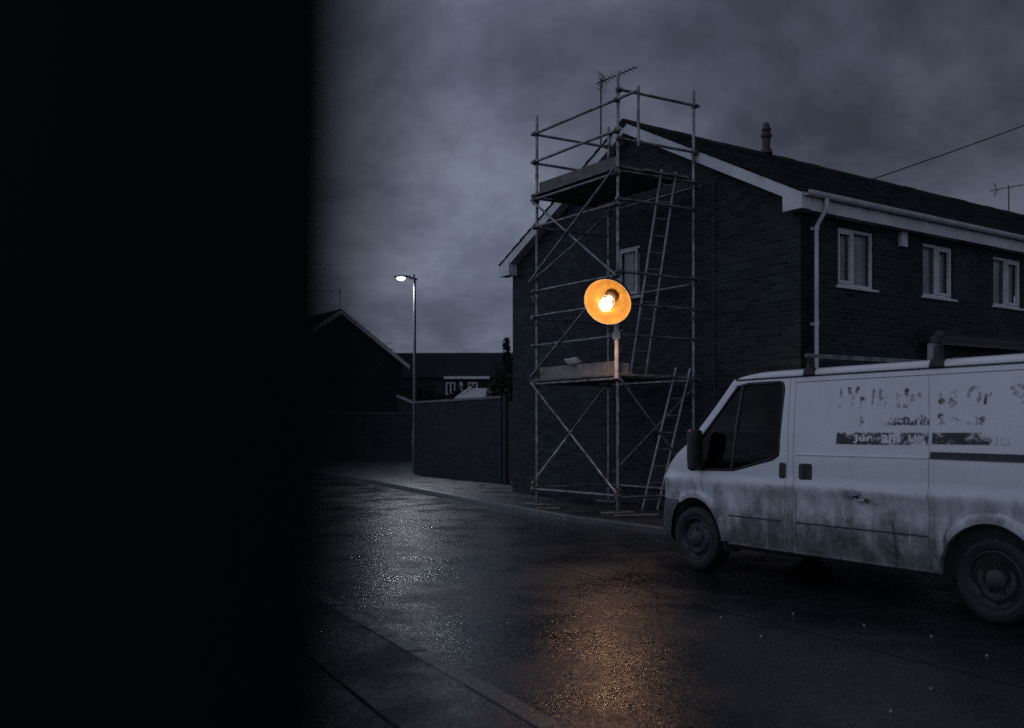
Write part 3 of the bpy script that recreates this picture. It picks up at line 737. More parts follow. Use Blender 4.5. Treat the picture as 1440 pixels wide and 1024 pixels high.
# ------------------------------------------------------------------ houses beyond
def gable_house(name, loc, rz_, w, ln, ez, rz2, label, wall='brick_far', roofm='tile', barge=True):
    """gable faces local -y, ridge runs along +y; w is the gable width"""
    t = thing(name, loc, label, 'house', rz_)
    m = MB(); h = w/2
    P = [(-h, -.05), (h, -.05), (h, ez), (0, rz2 - .12), (-h, ez)]
    m.prism(P, lambda a, b, d: Vector((a, d, b)), 0, ln); m.build('wall', M[wall], t, smooth=False)
    sl_ = (rz2 - ez) / h; r = MB(); o = .3
    for sg in (-1, 1):
        for c in range(12):
            u0, u1 = c/12, (c+1)/12 + .01
            xa, xb = sg*(h + o)*(1 - u0), sg*(h + o)*(1 - min(u1, 1)); za = ez - sl_*o + (rz2 - ez + sl_*o)*u0; zb = ez - sl_*o + (rz2 - ez + sl_*o)*min(u1, 1)
            r.add([(xa, -.2, za + .03), (xa, ln, za + .03), (xb, ln, zb + .005), (xb, -.2, zb + .005), (xa, -.2, za - .02), (xa, ln, za - .02), (xb, -.2, zb - .03), (xb, ln, zb - .03)], [(0, 1, 2, 3), (0, 1, 5, 4), (4, 5, 7, 6), (0, 3, 6, 4)])
    ro = r.build('roof', M[roofm], t, smooth=False)
    if barge:
        for sg in (-1, 1):
            b = MB(); b.prism([(sg*(h + o), ez - sl_*o - .02), (0, rz2 - .02), (0, rz2 - .26), (sg*(h + o), ez - sl_*o - .24)], lambda a, c, d: Vector((a, d, c)), -.235, -.205)
            b.build('bargeboard', M['upvc'], t, smooth=False)
        for sg in (-1, 1):
            gb = MB().box((sg*(h + o) - .06, -.2, ez - sl_*o - .14), (sg*(h + o) + .06, ln, ez - sl_*o - .03)); gb.build('gutter', M['upvc'], t, smooth=False)
    return t
GA = math.atan2(.571, .821)
LH = Vector((-8.75, 49.6, .098))
gable_house('gable_house', LH, GA, 7.2, 14, 5.05, 7.5, 'dark gable-ended house with white bargeboards beyond the far wall')
aerial('tv_aerial', LH + Vector((0, .1, 7.5)), 1.0, (-.95, -.1, .02), 'small television aerial on the apex of the left gable house', 1.25, 4)

tr = thing('terraced_house', (-10.5, 84, .098), 'distant low terrace with white window frames under a long dark roof', 'house', math.radians(-1.5))
MB().box((0, 0, -.05), (17, 8, 5.95)).build('wall', M['brick_far'], tr, smooth=False)
m = MB(); m.prism([(-.4, 5.9), (4, 8.35), (8.4, 5.9)], lambda a, b, d: Vector((d, a, b)), -.3, 17.3); m.build('roof', M['tile'], tr, smooth=False)
MB().box((4.7, -.46, 5.78), (8.6, -.40, 5.98)).build('fascia', M['upvc'], tr, smooth=False)
for i, (x, w) in enumerate(((4.85, .8), (6.0, .28), (6.75, .8), (11, 1.0))):
    f = MB()
    for b_ in ((x, x+w, 4.45, 4.55), (x, x+w, 5.4, 5.5), (x, x+.1, 4.55, 5.4), (x+w-.1, x+w, 4.55, 5.4), (x+w/2-.05, x+w/2+.05, 4.55, 5.4)):
        if b_[1] > b_[0]: f.box((b_[0], -.06 - .001*i, b_[2]), (b_[1], -.004, b_[3]))
    wo = f.build('window', M['upvc'], tr, smooth=False)
    MB().add([(x+.02, -.003, 4.47), (x+w-.02, -.003, 4.47), (x+w-.02, -.003, 5.48), (x+.02, -.003, 5.48)], [(0, 1, 2, 3)]).build('pane', M['glassdark'], wo, smooth=False)

gb = thing('garage', (-2.35, 43.5, .098), 'low outbuilding with a pale felt roof behind the garden wall', 'outbuilding', 0)
MB().box((.05, .1, -.05), (6.3, 5, 2.82)).build('wall', M['brick_far'], gb, smooth=False)
MB().add([(-.12, -.1, 2.82), (6.5, -.1, 2.78), (6.5, 2.5, 3.35), (.42, 2.5, 3.35), (-.12, 5.1, 2.8), (6.5, 5.1, 2.8), (-.12, -.1, 2.74), (6.5, -.1, 2.70), (-.12, 5.1, 2.72)], [(0, 1, 2, 3), (3, 2, 5, 4), (0, 3, 4), (0, 1, 7, 6), (0, 4, 8, 6)]).build('roof', M['paleroof'], gb, smooth=False)
MB().tube([(-.13, -.12, 2.80), (.42, 2.5, 3.39)], .05, 6).build('verge', M['upvc'], gb)
sh = thing('shed', (-5.6, 48.0, .098), 'small shed with a white-edged roof beside the left gable house', 'shed', 0)
MB().prism([(0, -.05), (1.4, -.05), (1.4, 2.35), (0, 3.0)], lambda a, b, d: Vector((a, d, b)), 0, 2.5).build('wall', M['gatewood'], sh, smooth=False)
MB().prism([(-.05, 3.02), (1.5, 2.32), (1.5, 2.40), (-.05, 3.12)], lambda a, b, d: Vector((a, d, b)), -.1, 2.6).build('roof', M['paleroof'], sh, smooth=False)

# ------------------------------------------------------------------ trees and shrubs
def leafy(name, loc, h, blobs, n, size, label, cat='tree', trunk=.07):
    t = thing(name, loc, label, cat)
    m = MB(); m.tube([(0, 0, -.05), (.03, 0, h*.4), (-.02, .02, h*.85)], [trunk, trunk*.7, trunk*.2], 8); m.build('trunk', M['bark'], t)
    c = MB()
    for _ in range(n):
        bx = random.choices(blobs, [b[3]*b[4] for b in blobs])[0]
        d = Vector((random.gauss(0, 1), random.gauss(0, 1), random.gauss(0, 1))).normalized() * random.random() ** .45
        p = Vector((bx[0] + d.x*bx[3], bx[1] + d.y*bx[3], bx[2] + d.z*bx[4]))
        if mnoise.noise(p * 2.6) < -.22: continue
        a = Vector((random.gauss(0, 1), random.gauss(0, 1), random.gauss(0, .7))).normalized(); b = a.cross(Vector((random.random(), random.random(), 1))).normalized()
        s = size * random.uniform(.5, 1.3); c.add([p - a*s, p + b*s*.55, p + a*s, p - b*s*.55], [(0, 1, 2, 3)])
    c.build('crown', M['leaf'], t, smooth=False, flipfix=False)
    return t
leafy('conifer_tree', (.0, 38, .098), 4.9, [(0, 0, 1.6, .95, 1.6), (.2, 0, 2.9, .72, 1.0), (-.22, 0, 4.35, .17, .65), (.28, 0, 3.9, .36, .5), (-.45, 0, 3.3, .3, .5), (-.1, 0, 3.7, .35, .5), (-.55, .1, 2.5, .5, .9), (-.75, 0, 1.7, .5, .9), (-1.05, .2, 1.5, .5, .8), (-.3, .1, 3.0, .5, .7)], 15000, .085, 'dark ragged evergreen tree against the left edge of the scaffolded house')
leafy('shrub', (-5.4, 58, .098), 4.2, [(0, 0, 2.2, 1.6, 2.0), (1.5, .3, 1.9, 1.4, 1.7), (2.6, 0, 2.6, 1.1, 1.6)], 6500, .13, 'dark bushy shrub behind the street lamp post', 'shrub')
def bare(name, loc, h, label, spread=.5, lv=4):
    t = thing(name, loc, label, 'tree')
    tr_ = MB(); tr_.tube([(0, 0, -.05), (0, 0, h*.45)], [.12, .07], 8); tr_.build('trunk', M['bark'], t)
    c = MB()
    def grow(p, d, L, r, k):
        q = p + d*L; c.tube([p, (p+q)/2 + Vector((random.uniform(-.05, .05), 0, 0))*L, q], [r, r*.8, r*.6], 5, False)
        if k == 0: return
        for _ in range(random.choice((2, 3, 3))):
            nd = (d + Vector((random.uniform(-spread, spread), random.uniform(-spread, spread), random.uniform(-.1, .4)))).normalized(); grow(q, nd, L*random.uniform(.55, .8), r*.6, k-1)
    for _ in range(4): grow(Vector((0, 0, h*.42)), Vector((random.uniform(-.4, .4), random.uniform(-.4, .4), 1)).normalized(), h*.2, .045, lv)
    c.build('crown', M['bark'], t)
bare('bare_tree', (-9.6, 66, .098), 8.0, 'leafless tree tips showing over the left gable roof', .9)
bare('bare_tree', (-6.2, 92, .098), 8.6, 'leafless twigs above the distant roof right of the street lamp', .9)
bare('bare_tree', (-4.6, 96, .098), 8.7, 'leafless tree above the middle of the distant terrace roof', .9)

# ------------------------------------------------------------------ the van
VX = thing('parked_van', (4.375, 7.773, 0), 'dirty white panel van with worn lettering parked at the kerb', 'van', math.atan2(.861, -.508))
PROF = [(.20, .915), (.28, .925), (.5, .948), (.66, .952), (.76, .944), (.85, .950), (.905, .970), (.93, .980), (1.0, .961), (1.06, .960), (1.22, .956), (1.24, .950), (1.4, .934), (1.6, .905), (1.85, .862), (1.93, .845), (2.0, .82), (2.1, .78)]
def prof_w(z):
    P = PROF
    if z <= P[0][0]: return P[0][1]
    if z >= P[-1][0]: return P[-1][1]
    for i in range(len(P)-1):
        if P[i][0] <= z <= P[i+1][0]:
            h = P[i+1][0] - P[i][0]; u = (z - P[i][0]) / h
            m0 = (P[i+1][1] - P[max(i-1, 0)][1]) / (P[i+1][0] - P[max(i-1, 0)][0]) * h
            m1 = (P[min(i+2, len(P)-1)][1] - P[i][1]) / (P[min(i+2, len(P)-1)][0] - P[i][0]) * h
            return (2*u**3 - 3*u*u + 1)*P[i][1] + (u**3 - 2*u*u + u)*m0 + (-2*u**3 + 3*u*u)*P[i+1][1] + (u**3 - u*u)*m1
def WY(x, z):
    w = prof_w(z)
    if x > 2.4: w -= .03 * (x - 2.4)
    if x > 3.3: w -= .30 * (x - 3.3) ** 2
    if x < -.6: w -= .06 * (x + .6) ** 2
    return w
def panel(name, poly, mat, parent, sg=1, off=0.0, skirt=.02, step=.05, offfn=None, smooth=True):
    bm = bmesh.new()
    P3 = [Vector((x, z, 0)) for x, z in poly]; cells = [[P3[k].xy for k in t] for t in tessellate_polygon([P3])]
    def split(polys, ax_, c):
        out_ = []
        for p in polys:
            d = [q[ax_] - c for q in p]
            if max(d) <= 1e-6 or min(d) >= -1e-6: out_.append(p); continue
            lo_, hi_ = [], []
            for k in range(len(p)):
                a, b, da, db = p[k], p[(k+1) % len(p)], d[k], d[(k+1) % len(p)]
                if da <= 1e-6: lo_.append(a)
                if da >= -1e-6: hi_.append(a)
                if (da > 1e-6 and db < -1e-6) or (da < -1e-6 and db > 1e-6):
                    m_ = a + (b - a) * (da / (da - db)); lo_.append(m_); hi_.append(m_)
            out_ += [lo_, hi_]
        return out_
    for ax_, st_ in ((1, step), (0, step*2)):
        c0, c1 = min(p[ax_] for p in poly), max(p[ax_] for p in poly); c = math.ceil(c0/st_)*st_
        while c < c1: cells = split(cells, ax_, c); c += st_
    for p in cells:
        if len(p) > 2: bm.faces.new([bm.verts.new((q.x, 0, q.y)) for q in p])
    bmesh.ops.remove_doubles(bm, verts=bm.verts[:], dist=1e-4)
    if skirt:
        be = [e for e in bm.edges if e.is_boundary]
        ret = bmesh.ops.extrude_edge_only(bm, edges=be)
        inner = {v for v in ret['geom'] if isinstance(v, bmesh.types.BMVert)}
    else: inner = set()
    for v in bm.verts:
        x, z = v.co.x, v.co.z
        y = WY(x, z) + off + (offfn(x, z) if offfn else 0) - (skirt if v in inner else 0)
        v.co = (x, sg * y, z)
    bmesh.ops.recalc_face_normals(bm, faces=bm.faces)
    s_ = sum(f.normal.y * f.calc_area() for f in bm.faces if not any(v in inner for v in f.verts))
    if s_ * sg < 0: bmesh.ops.reverse_faces(bm, faces=bm.faces[:])
    for f in bm.faces: f.smooth = smooth
    me = bpy.data.meshes.new(name); bm.to_mesh(me); bm.free(); me.set_sharp_from_angle(angle=math.radians(40)); me.materials.append(M[mat])
    o = bpy.data.objects.new(name, me); C.objects.link(o); o.parent = parent; return o
def arc(cx, cz, r, a0, a1, n=18): return [(cx + r*math.cos(math.radians(a0 + (a1-a0)*i/n)), cz + r*math.sin(math.radians(a0 + (a1-a0)*i/n))) for i in range(n+1)]
FX, RX, AZ = 3.325, -.005, .335
G = .006
nose_side = [(3.24, 1.425), (3.40, 1.345), (3.56, 1.255), (3.73, 1.15), (3.86, 1.06), (3.95, .96), (4.0, .84), (4.02, .715)]
fa = arc(FX, AZ, .44, 0, 180)                     # from front to rear over the wheel
core = MB()
def section(x, top):
    pts = []
    for z in (.30, .6, .95, 1.3, 1.6, 1.9):
        if z < top - .05: pts.append((WY(x, z) - .045, z))
    pts.append((WY(x, top) - .06, top - .03)); return pts
# dark inner shell behind the panel gaps (load space, behind the cab)
secs = []
for x in (-.88, 0, 1, 1.95):
    secs.append([(x, y, z) for y, z in section(x, 1.97)] + [(x, -y, z) for y, z in reversed(section(x, 1.97))])
n = len(secs[0])
for a, b in zip(secs, secs[1:]): core.add(a + b, [(i, (i+1) % n, n + (i+1) % n, n + i) for i in range(n)])
core.add(secs[-1], [tuple(range(n))]); core.add(secs[0], [tuple(range(n))])
core.box((1.95, -.86, .28), (2.86, .86, .52)); core.box((2.86, -.55, .28), (3.95, .55, .60)); core.box((2.0, -.80, .52), (2.9, .80, .80)); core.box((3.2, -.80, .80), (3.5, .80, 1.2))
body = MB()
# roof with rolled edges, loft along x
rows = []
def roofrow(x):
    dz = 0 if x < 2.45 else -.16*(x - 2.45)**2 - .04*(x-2.45)
    if x < -.7: dz = -.12*(x + .7)**2
    we = WY(x, 1.96)
    half = [(we + .004, 1.955), (we + .006, 1.972), (we - .005, 1.992), (we - .03, 2.010), (we - .08, 2.024), (we*.6, 2.045), (we*.3, 2.055), (0, 2.058)]
    return [(x, y, z + dz) for y, z in half] + [(x, -y, z + dz) for y, z in reversed(half[:-1])]
xs = [-.95, -.8, -.6, 0, .6, 1.2, 1.8, 2.3, 2.5, 2.62, 2.72, 2.79]
rr = [roofrow(x) for x in xs]; n = len(rr[0])
body.add([p for R in rr for p in R], [(i*n+k, i*n+k+1, (i+1)*n+k+1, (i+1)*n+k) for i in range(len(rr)-1) for k in range(n-1)])
bodyo = body.build('body', M['paint'], VX)
core.build('underbody', M['void'], VX, smooth=False)
# rear doors
rd = MB(); zs = [.34, .6, .95, 1.3, 1.6, 1.9, 1.96]
P = [(-.95, WY(-.95, z), z) for z in zs] + [(-.95, -WY(-.95, z), z) for z in reversed(zs)]
rd.add(P, [tuple(range(len(P)))]); rd.build('rear_door', M['paint'], VX, smooth=False)
MB().box((-1.06, -.9, .30), (-.955, .9, .52)).build('rear_bumper', M['bumperplastic'], VX, smooth=False, bevel=.02)

def glass_poly(): return [(2.765, 1.885), (2.62, 1.905), (2.20, 1.905), (2.155, 1.89), (2.135, 1.84), (2.125, 1.27), (2.145, 1.215), (2.20, 1.185), (2.68, 1.075), (2.74, 1.065), (3.215, 1.06), (3.24, 1.10), (3.25, 1.33), (3.235, 1.37)]
for sg in (1, -1):
    # front wing
    wing = [(3.24, 1.425), *nose_side[1:], (3.72, .712), *arc(FX, AZ, .44, 60, 105, 12), (3.205, .775), (3.19, 1.04), (3.235, 1.045)]
    panel('front_wing', wing, 'paint', VX, sg)
    # front door: skin ring made of lower part, rear frame, header
    gl = glass_poly()
    door_low = [(3.19 - G, 1.045), (3.215, 1.045), (2.74, 1.05), (2.68, 1.06), (2.19, 1.17), (2.11, 1.215), (2.11, 1.26), (2.02, 1.26), (2.015, 1.15), (2.025, .95), (2.05, .72), (2.075, .50), (2.08, .345), (2.80, .345)]
    door_low = [(3.184, 1.043), (2.74, 1.05), (2.68, 1.06), (2.19, 1.17), (2.11, 1.215), (2.11, 1.262), (2.012, 1.262), (2.010, 1.15), (2.022, .95), (2.05, .72), (2.075, .50), (2.08, .345), (2.838, .345), (2.86, .40)] + list(reversed(arc(FX, AZ, .455, 108, 170, 10)))
    d = panel('front_door', door_low, 'paint', VX, sg)
    panel('door_frame', [(2.012, 1.263), (2.11, 1.263), (2.118, 1.84), (2.145, 1.905), (2.20, 1.922), (2.62, 1.922), (2.775, 1.90), (2.83, 1.90), (2.775, 1.945), (2.075, 1.945)], 'paint', d, sg)
    g_o = panel('side_window', gl, 'cabglass', d, sg, off=-.012, skirt=0)
    # window seal and quarter-light bar
    pts = [Vector((x, sg*(WY(x, z) - .003), z)) for x, z in gl + gl[:1]]
    MB().tube(pts, .011, 6).build('window_seal', M['black'], d)
    MB().tube([Vector((x, sg*(WY(x, z) - .008), z)) for x, z in ((2.70, 1.885), (2.72, 1.5), (2.755, 1.08))], .017, 6).build('quarterlight_bar', M['black'], d)
    # A-pillar
    ap = MB(); vs = []
    for i in range(9):
        u = i/8; x = 2.80 + (3.27 - 2.80)*u; z = 1.945 - (1.945 - 1.425)*u - .015*math.sin(PI*u); w = WY(x - .02, z)
        vs += [(x - .03, sg*(w - .006), z - .02), (x + .02, sg*(w - .004), z + .005), (x + .06, sg*(w - .03), z + .02), (x + .05, sg*(w - .09), z + .02), (x - .02, sg*(w - .06), z - .03)]
    ap.add(vs, [(i*5+k, i*5+(k+1) % 5, (i+1)*5+(k+1) % 5, (i+1)*5+k) for i in range(8) for k in range(5)]); ap.build('windscreen_pillar', M['paint'], VX)
    # B post, sliding/plain side, rear quarter
    panel('door_post', [(2.004, 1.262), (2.068, 1.945), (2.00, 1.945), (1.955, 1.40), (1.928, 1.0), (1.918, .87), (1.908, .345), (2.073, .345), (2.068, .50), (2.043, .72), (2.015, .95), (2.003, 1.15)], 'paint', VX, sg)
    sd_low = [(1.99, 1.895), (.595, 1.895), (.545, 1.5), (.525, 1.26), (.52, .9), (.525, .6), (.515, .345), (1.900, .345), (1.910, .87), (1.92, 1.0), (1.947, 1.40)]
    sdo = panel('sliding_door', sd_low, 'paint', VX, sg)
    panel('cant_rail', [(1.992, 1.901), (1.998, 1.945), (-.90, 1.945), (-.90, 1.901)], 'paint', VX, sg)
    ra = arc(RX, AZ, .43, 2, 178)
    rq = [(.589, 1.895), (-.90, 1.895), (-.93, 1.2), (-.94, .345), (-.43, .345)] + list(reversed(ra)) + [(.425, .345), (.509, .345), (.519, .6), (.514, .9), (.519, 1.26), (.539, 1.5)]
    rqo = panel('rear_quarter_panel', rq, 'paint', VX, sg)
    # wheel-arch lips
    for cx, a0, a1, par in ((FX, 56, 178, VX), (RX, 2, 178, VX)):
        ring = arc(cx, AZ, .425, a0, a1, 26) + list(reversed(arc(cx, AZ, .505, a0, a1, 26)))
        panel('wheel_arch', ring, 'paint', par, sg, off=.004, skirt=.05, step=.03, offfn=lambda x, z, cx=cx: .022 * max(0, min(1, (.505 - math.hypot(x - cx, z - AZ)) / .03)))
        MB().tube([Vector((x, sg*(WY(x, z) - .10), z)) for x, z in arc(cx, AZ, .44, -10, 190, 24)], .085, 8).build('arch_liner', M['void'], par)
    # rub strip grooves, gutters, crease
    def line(name, pts, r, mat, par, off=0.0):
        P = []
        for (xa, za), (xb, zb) in zip(pts, pts[1:]):
            k = max(1, int(math.hypot(xb - xa, zb - za)/.1)); P += [(xa + (xb-xa)*i/k, za + (zb-za)*i/k) for i in range(k)]
        P.append(pts[-1]); return MB().tube([Vector((x, sg*(WY(x, z) + off), z)) for x, z in P], r, 6).build(name, M[mat], par)
    line('trim_groove', [(2.80, .615), (2.09, .615)], .007, 'black', d)
    line('trim_groove', [(1.90, .615), (.53, .615)], .007, 'black', sdo)
    line('rain_gutter', [(2.78, 1.952), (2.2, 1.952), (-.9, 1.952)], .009, 'black', VX, .002)
    line('sill', [(2.82, .338), (1.2, .338), (.42, .338)], .012, 'paint', VX, -.004)
    line('swage_line', [(1.90, 1.233), (.53, 1.233)], .006, 'paint', sdo, .003)
    # door rail behind the sliding door
    panel('door_rail', [(.512, 1.285), (.512, 1.228), (-.90, 1.212), (-.90, 1.272)], 'black', VX, sg, off=.004, skirt=.02)
    # recessed handles
    for par, x0, x1, z0, z1 in ((d, 2.022, 2.105, 1.01, 1.155), (sdo, 1.71, 1.865, 1.01, 1.155)):
        panel('handle', [(x0, z0 + .015), (x0 + .015, z0), (x1 - .015, z0), (x1, z0 + .015), (x1, z1 - .015), (x1 - .015, z1), (x0 + .015, z1), (x0, z1 - .015)], 'black', par, sg, off=.003, skirt=.008)
        if x1 - x0 > .1: panel('handle_grip', [(x0 + .09, z0 + .012), (x0 + .145, z0 + .012), (x0 + .145, z1 - .012), (x0 + .09, z1 - .012)], 'bumperplastic', par, sg, off=.012, skirt=.012)
    # mirror
    mi = MB(); vs = []
    for i, (z, s_) in enumerate(((1.045, .55), (1.07, .9), (1.18, 1.0), (1.36, 1.0), (1.445, .92), (1.465, .6))):
        for k in range(12):
            a = 2*PI*k/12; cx_, sy_ = math.cos(a), math.sin(a)
            vs.append((3.165 + .05*s_*math.copysign(abs(cx_)**.6, cx_), sg*(1.055 + .085*s_*math.copysign(abs(sy_)**.6, sy_)), z))
    mi.add(vs, [(i*12+k, i*12+(k+1) % 12, (i+1)*12+(k+1) % 12, (i+1)*12+k) for i in range(5) for k in range(12)] + [tuple(range(12)), tuple(range(60, 72))])
    mo = mi.build('wing_mirror', M['black'], d)
    MB().tube([(3.20, sg*.86, 1.09), (3.22, sg*1.02, 1.09)], .04, 8).build('mirror_arm', M['black'], mo)

# bonnet + nose, windscreen, bumper, lamps
centre = [(3.45, 1.44), (3.65, 1.36), (3.85, 1.27), (4.02, 1.17), (4.12, 1.07), (4.19, .96), (4.23, .84), (4.25, .715)]
bn = MB(); vs = []; NU = 20
for (xe, ze), (xc, zcn) in zip(nose_side, centre):
    we = WY(xe, ze)
    for j in range(NU+1):
        u = -1 + 2*j/NU; q = (1 - abs(u)**2.6)
        vs.append((xe + (xc - xe)*q, we*u, ze + (zcn - ze)*q))
bn.add(vs, [(i*(NU+1)+j, i*(NU+1)+j+1, (i+1)*(NU+1)+j+1, (i+1)*(NU+1)+j) for i in range(len(centre)-1) for j in range(NU)])
bno = bn.build('bonnet', M['paint'], VX)
gr = MB().box((4.17, -.42, .76), (4.262, .42, .92)); gr.build('grille', M['black'], bno, smooth=False, bevel=.01)
for sg in (1, -1): MB().lathe([(0, .03), (.09, .025), (.13, 0), (.13, -.06)], (4.04, sg*.56, .92), (.80, sg*.58, .2), 20).build('headlight', M['glassdark'], VX)
ws = MB(); vs = []
for i in range(9):
    u = i/8; xe, ze = 2.81 + (3.27 - 2.81)*u, 1.945 + (1.43 - 1.945)*u; we = WY(xe, ze) - .05
    for j in range(13):
        t_ = -1 + 2*j/12; q = 1 - abs(t_)**2.2; vs.append((xe + .02 + (.07 + .06*u)*q, we*t_, ze + .03 + .03*(1 - u)*q))
ws.add(vs, [(i*13+j, i*13+j+1, (i+1)*13+j+1, (i+1)*13+j) for i in range(8) for j in range(12)]); ws.build('windscreen', M['cabglass'], VX)
bp = MB(); vs = []; rowsz = [(.708, -.004), (.69, .02), (.60, .035), (.48, .04), (.36, .035), (.27, .012), (.25, -.03)]
for z, of in rowsz:
    xr = FX + math.sqrt(max(.02, .455**2 - (z - AZ)**2)); row = []
    for k in range(6):
        x = xr + (3.96 - xr)*k/5; row.append((x, WY(x, max(z, .5)) + of*.5, z))
    yc = WY(3.96, .6) + of*.5
    for k in range(1, 13):
        y = yc*(1 - k/12); row.append((3.96 + of*.6 + (.31 + of)*(1 - (y/yc)**2.8), y, z))
    full = row + [(x, -y, z) for x, y, z in reversed(row[:-1])]; nb = len(full); vs += full
bp.add(vs, [(i*nb+j, i*nb+j+1, (i+1)*nb+j+1, (i+1)*nb+j) for i in range(len(rowsz)-1) for j in range(nb-1)]); bp.build('front_bumper', M['bumperplastic'], VX)

# cab interior
for y in (.45, -.45):
    st_ = MB(); st_.prism([(2.05, .85), (2.50, .82), (2.52, .95), (2.22, 1.0), (2.10, 1.52), (1.98, 1.50), (2.02, .98)], lambda a, c, d: Vector((a, d, c)), y - .23, y + .23)
    so_ = st_.build('seat', M['black'], VX, smooth=False, bevel=.03)
    hd_ = MB(); hd_.obox((2.03, y, 1.64), (.05, 0, .008), (0, .13, 0), (-.01, 0, .09)); hd_.build('headrest', M['black'], so_, smooth=False, bevel=.025)
db = MB(); db.prism([(2.80, 1.02), (2.88, 1.14), (3.30, 1.20), (3.42, 1.10), (3.42, .80), (2.86, .80)], lambda a, c, d: Vector((a, d, c)), -.80, .80); db.build('dashboard', M['black'], VX, smooth=False, bevel=.02)
sw = MB(); wa = Vector((-.80, 0, .60)); wu = Vector((0, 1, 0)); wv_ = wa.cross(wu)
sw.tube([Vector((2.72, -.45, 1.16)) + (wu*math.cos(2*PI*k/24) + wv_*math.sin(2*PI*k/24))*.19 for k in range(25)], .014, 8)
sw.tube([Vector((2.72, -.64, 1.16)), Vector((2.72, -.26, 1.16))], .016, 6); sw.tube([Vector((2.72, -.45, 1.16)), Vector((2.95, -.45, 1.02))], .03, 8); sw.build('steering_wheel', M['black'], VX)

# wheels
def wheel():
    w = bpy.data.objects.new('wheel', None); C.objects.link(w); w.parent = VX
    ty = MB(); pr = [(.215, .095), (.225, .108), (.25, .118), (.29, .117), (.318, .104), (.330, .085), (.335, .05), (.336, 0), (.335, -.05), (.330, -.085), (.29, -.11), (.22, -.1), (.21, 0)]
    ty.lathe(pr, (0, 0, 0), (0, 1, 0), 56, True); ty.lathe([(.262, .1185), (.266, .122), (.270, .118)], (0, 0, 0), (0, 1, 0), 56); ty.build('tyre', M['rubber'], w)
    ri = MB(); ri.lathe([(.218, .10), (.222, .107), (.214, .110), (.206, .098), (.196, .075), (.182, .066), (.165, .072), (.152, .088), (.14, .092), (.10, .080), (.085, .085), (.08, .10), (.055, .108), (0, .110)], (0, 0, 0), (0, 1, 0), 48)
    rio = ri.build('rim', M['rim'], w)
    hl = MB()
    for k in range(8):
        a = 2*PI*k/8; c = Vector((math.cos(a)*.168, .072, math.sin(a)*.168)); hl.lathe([(0, .006), (.021, .006), (.021, -.004)], c, (0, 1, 0), 10)
    hl.build('rim_slot', M['void'], rio)
    nt = MB()
    for k in range(5):
        a = 2*PI*k/5 + .3; c = Vector((math.cos(a)*.098, .083, math.sin(a)*.098)); nt.lathe([(0, .022), (.012, .02), (.014, -.002)], c, (0, 1, 0), 8)
    nt.build('wheel_nut', M['rim'], rio)
    return w
wh = wheel(); wh.location = (FX, .80, AZ)
for x, y, r in ((RX, .80, 0), (FX, -.80, PI), (RX, -.80, PI)):
    c = copy_tree(wh, VX); c.location = (x, y, AZ); c.rotation_euler = (0, 0, r)

# roof bars with clamp feet
for x, r, z in ((1.85, .020, 2.135), (.53, .034, 2.175)):
    b = MB().tube([(x, -.88, z), (x, .88, z)], r, 10).build('roof_bar', M['galv'] if x > 1 else M['black'], VX)
    for sg in (1, -1):
        f = MB(); y = .835; hgt = z - r - .005; nk = .024 if x < 1 else .011
        f.prism([(x - .068, 1.958), (x + .068, 1.958), (x + .05, 2.01), (x + nk, 2.035), (x + nk*.8, hgt), (x - nk*.8, hgt), (x - nk, 2.035), (x - .05, 2.01)], lambda a, c, d: Vector((a, d, c)), sg*(y - .055), sg*(y + .03))
        f.build('clamp_foot', M['black'], b, smooth=False, bevel=.006)
        if x < 1: MB().box((x - .035, sg*.80 - .025, z + r*.4), (x + .035, sg*.80 + .025, z + r + .035)).build('bar_stop', M['black'], b, smooth=False, bevel=.01)

# worn lettering on the side (fragments, as they survive)
def letters(txt, x0, z0, h, wtot, mat, par, off=.0035, slant=0):
    cu = bpy.data.curves.new('lettering', 'FONT'); cu.body = txt; cu.size = 1; cu.offset = .04; cu.resolution_u = 3
    to = bpy.data.objects.new('lettering', cu); C.objects.link(to)
    bpy.context.view_layer.update()
    me = bpy.data.meshes.new_from_object(to.evaluated_get(bpy.context.evaluated_depsgraph_get()))
    bpy.data.objects.remove(to); bpy.data.curves.remove(cu)
    if not me.vertices: return
    xa, xb = min(v.co.x for v in me.vertices), max(v.co.x for v in me.vertices); za, zb = min(v.co.y for v in me.vertices), max(v.co.y for v in me.vertices)
    bm = bmesh.new(); bm.from_mesh(me)
    for v in bm.verts:
        u = (v.co.x - xa) / max(1e-6, xb - xa); w = (v.co.y - za) / max(1e-6, zb - za)
        x = x0 - u*wtot - slant*w; z = z0 + w*h
        v.co = (x, WY(x, z) + off, z)
    bm.to_mesh(me); bm.free(); me.materials.clear(); me.materials.append(M[mat])
    o = bpy.data.objects.new('lettering', me); C.objects.link(o); o.parent = par; return o
SD = [o for o in bpy.data.objects if o.name.startswith('sliding_door')][0]; RQ = [o for o in bpy.data.objects if o.name.startswith('rear_quarter_panel')][0]
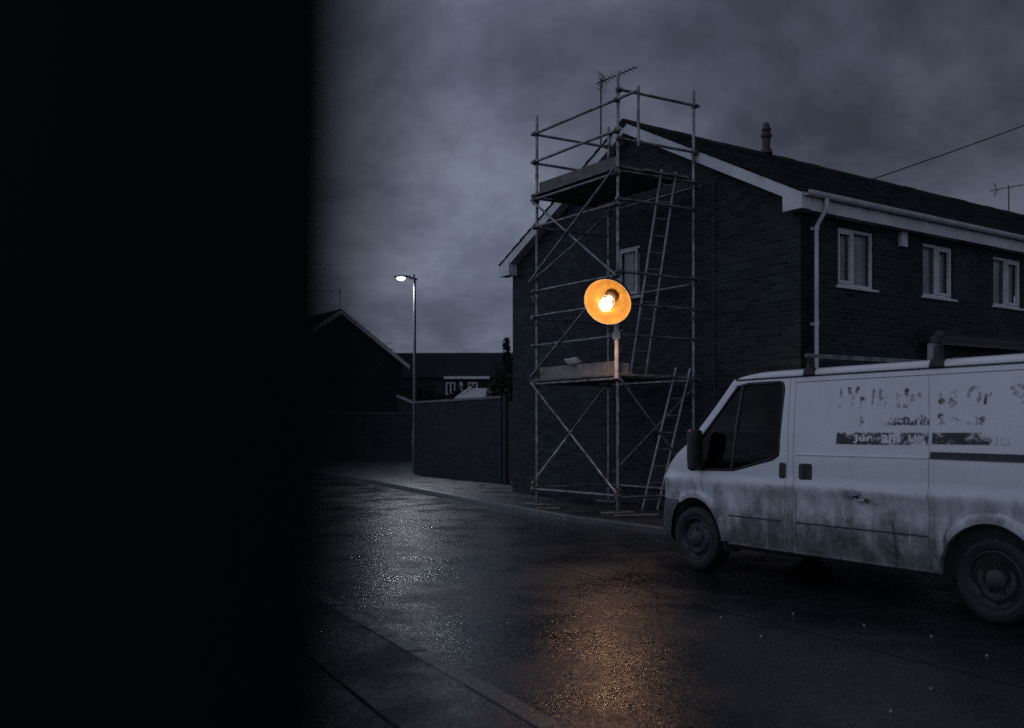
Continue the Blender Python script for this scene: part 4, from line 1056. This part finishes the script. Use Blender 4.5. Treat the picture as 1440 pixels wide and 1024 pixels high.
for txt, x0, w, z0, h, mt, par in (
    ('I', 1.47, .03, 1.64, .19, 'decal', SD), ('V', 1.39, .13, 1.64, .19, 'decal', SD), ('r', 1.24, .05, 1.645, .10, 'decal', SD), ('i', 1.12, .02, 1.66, .15, 'decal', SD),
    ('H', 1.055, .09, 1.64, .16, 'decal_faint', SD), ('n', .96, .13, 1.64, .125, 'decal', SD), ('i', .805, .045, 1.64, .16, 'decal', SD), ('c', .75, .12, 1.64, .125, 'decal', SD), ('n', .60, .05, 1.65, .07, 'decal', SD),
    ('a', .48, .06, 1.66, .10, 'decal', RQ), ('g', .40, .09, 1.63, .14, 'decal', RQ), ('(', .28, .04, 1.68, .10, 'decal', RQ), ('O', .24, .13, 1.64, .16, 'decal_faint', RQ), ('r', .09, .06, 1.65, .10, 'decal', RQ), ('S', -.10, .15, 1.645, .15, 'decal_ghost', RQ),
    ('Manufacturin', 1.22, .68, 1.495, .095, 'decal', SD), ('Services', .475, .41, 1.495, .095, 'decal', RQ)):
    letters(txt, x0, z0, h, w, mt, par)
panel('lettering_band', [(1.455, 1.435), (1.455, 1.335), (.54, 1.335), (.54, 1.435)], 'decal_bar', SD, 1, off=.003, skirt=0)
panel('lettering_band', [(.505, 1.435), (.505, 1.345), (-.70, 1.345), (-.70, 1.44)], 'decal_bar', RQ, 1, off=.003, skirt=0)
for txt, x0, w, par in (('Jur', 1.27, .20, SD), ('an', .98, .14, SD), ('Up', .72, .13, SD), ('na', -.02, .12, RQ)): letters(txt, x0, 1.345, .075, w, 'paint', par, .006)

# ------------------------------------------------------------------ scraps on the wet road
for i, (x, y) in enumerate(((2.22, 7.75), (2.35, 5.5), (2.62, 7.3), (1.75, 6.9), (2.95, 6.9), (1.95, 5.05), (1.62, 7.6), (3.05, 6.3), (1.9, 12.9), (-.62, 12.6))):
    bm = bmesh.new(); bmesh.ops.create_icosphere(bm, subdivisions=2, radius=.008)
    for v_ in bm.verts: v_.co *= 1 + .35*mnoise.noise(v_.co*90 + Vector((i, 0, 0))); v_.co.z *= .55
    me = bpy.data.meshes.new('pebble'); bm.to_mesh(me); bm.free(); me.materials.append(M['rag'])
    o = bpy.data.objects.new('pebble', me); C.objects.link(o); o.location = (x, y, .006)
    tag(o, 'tiny pale chip scattered on the dark wet road', 'pebble', 'pale chips on the wet road')
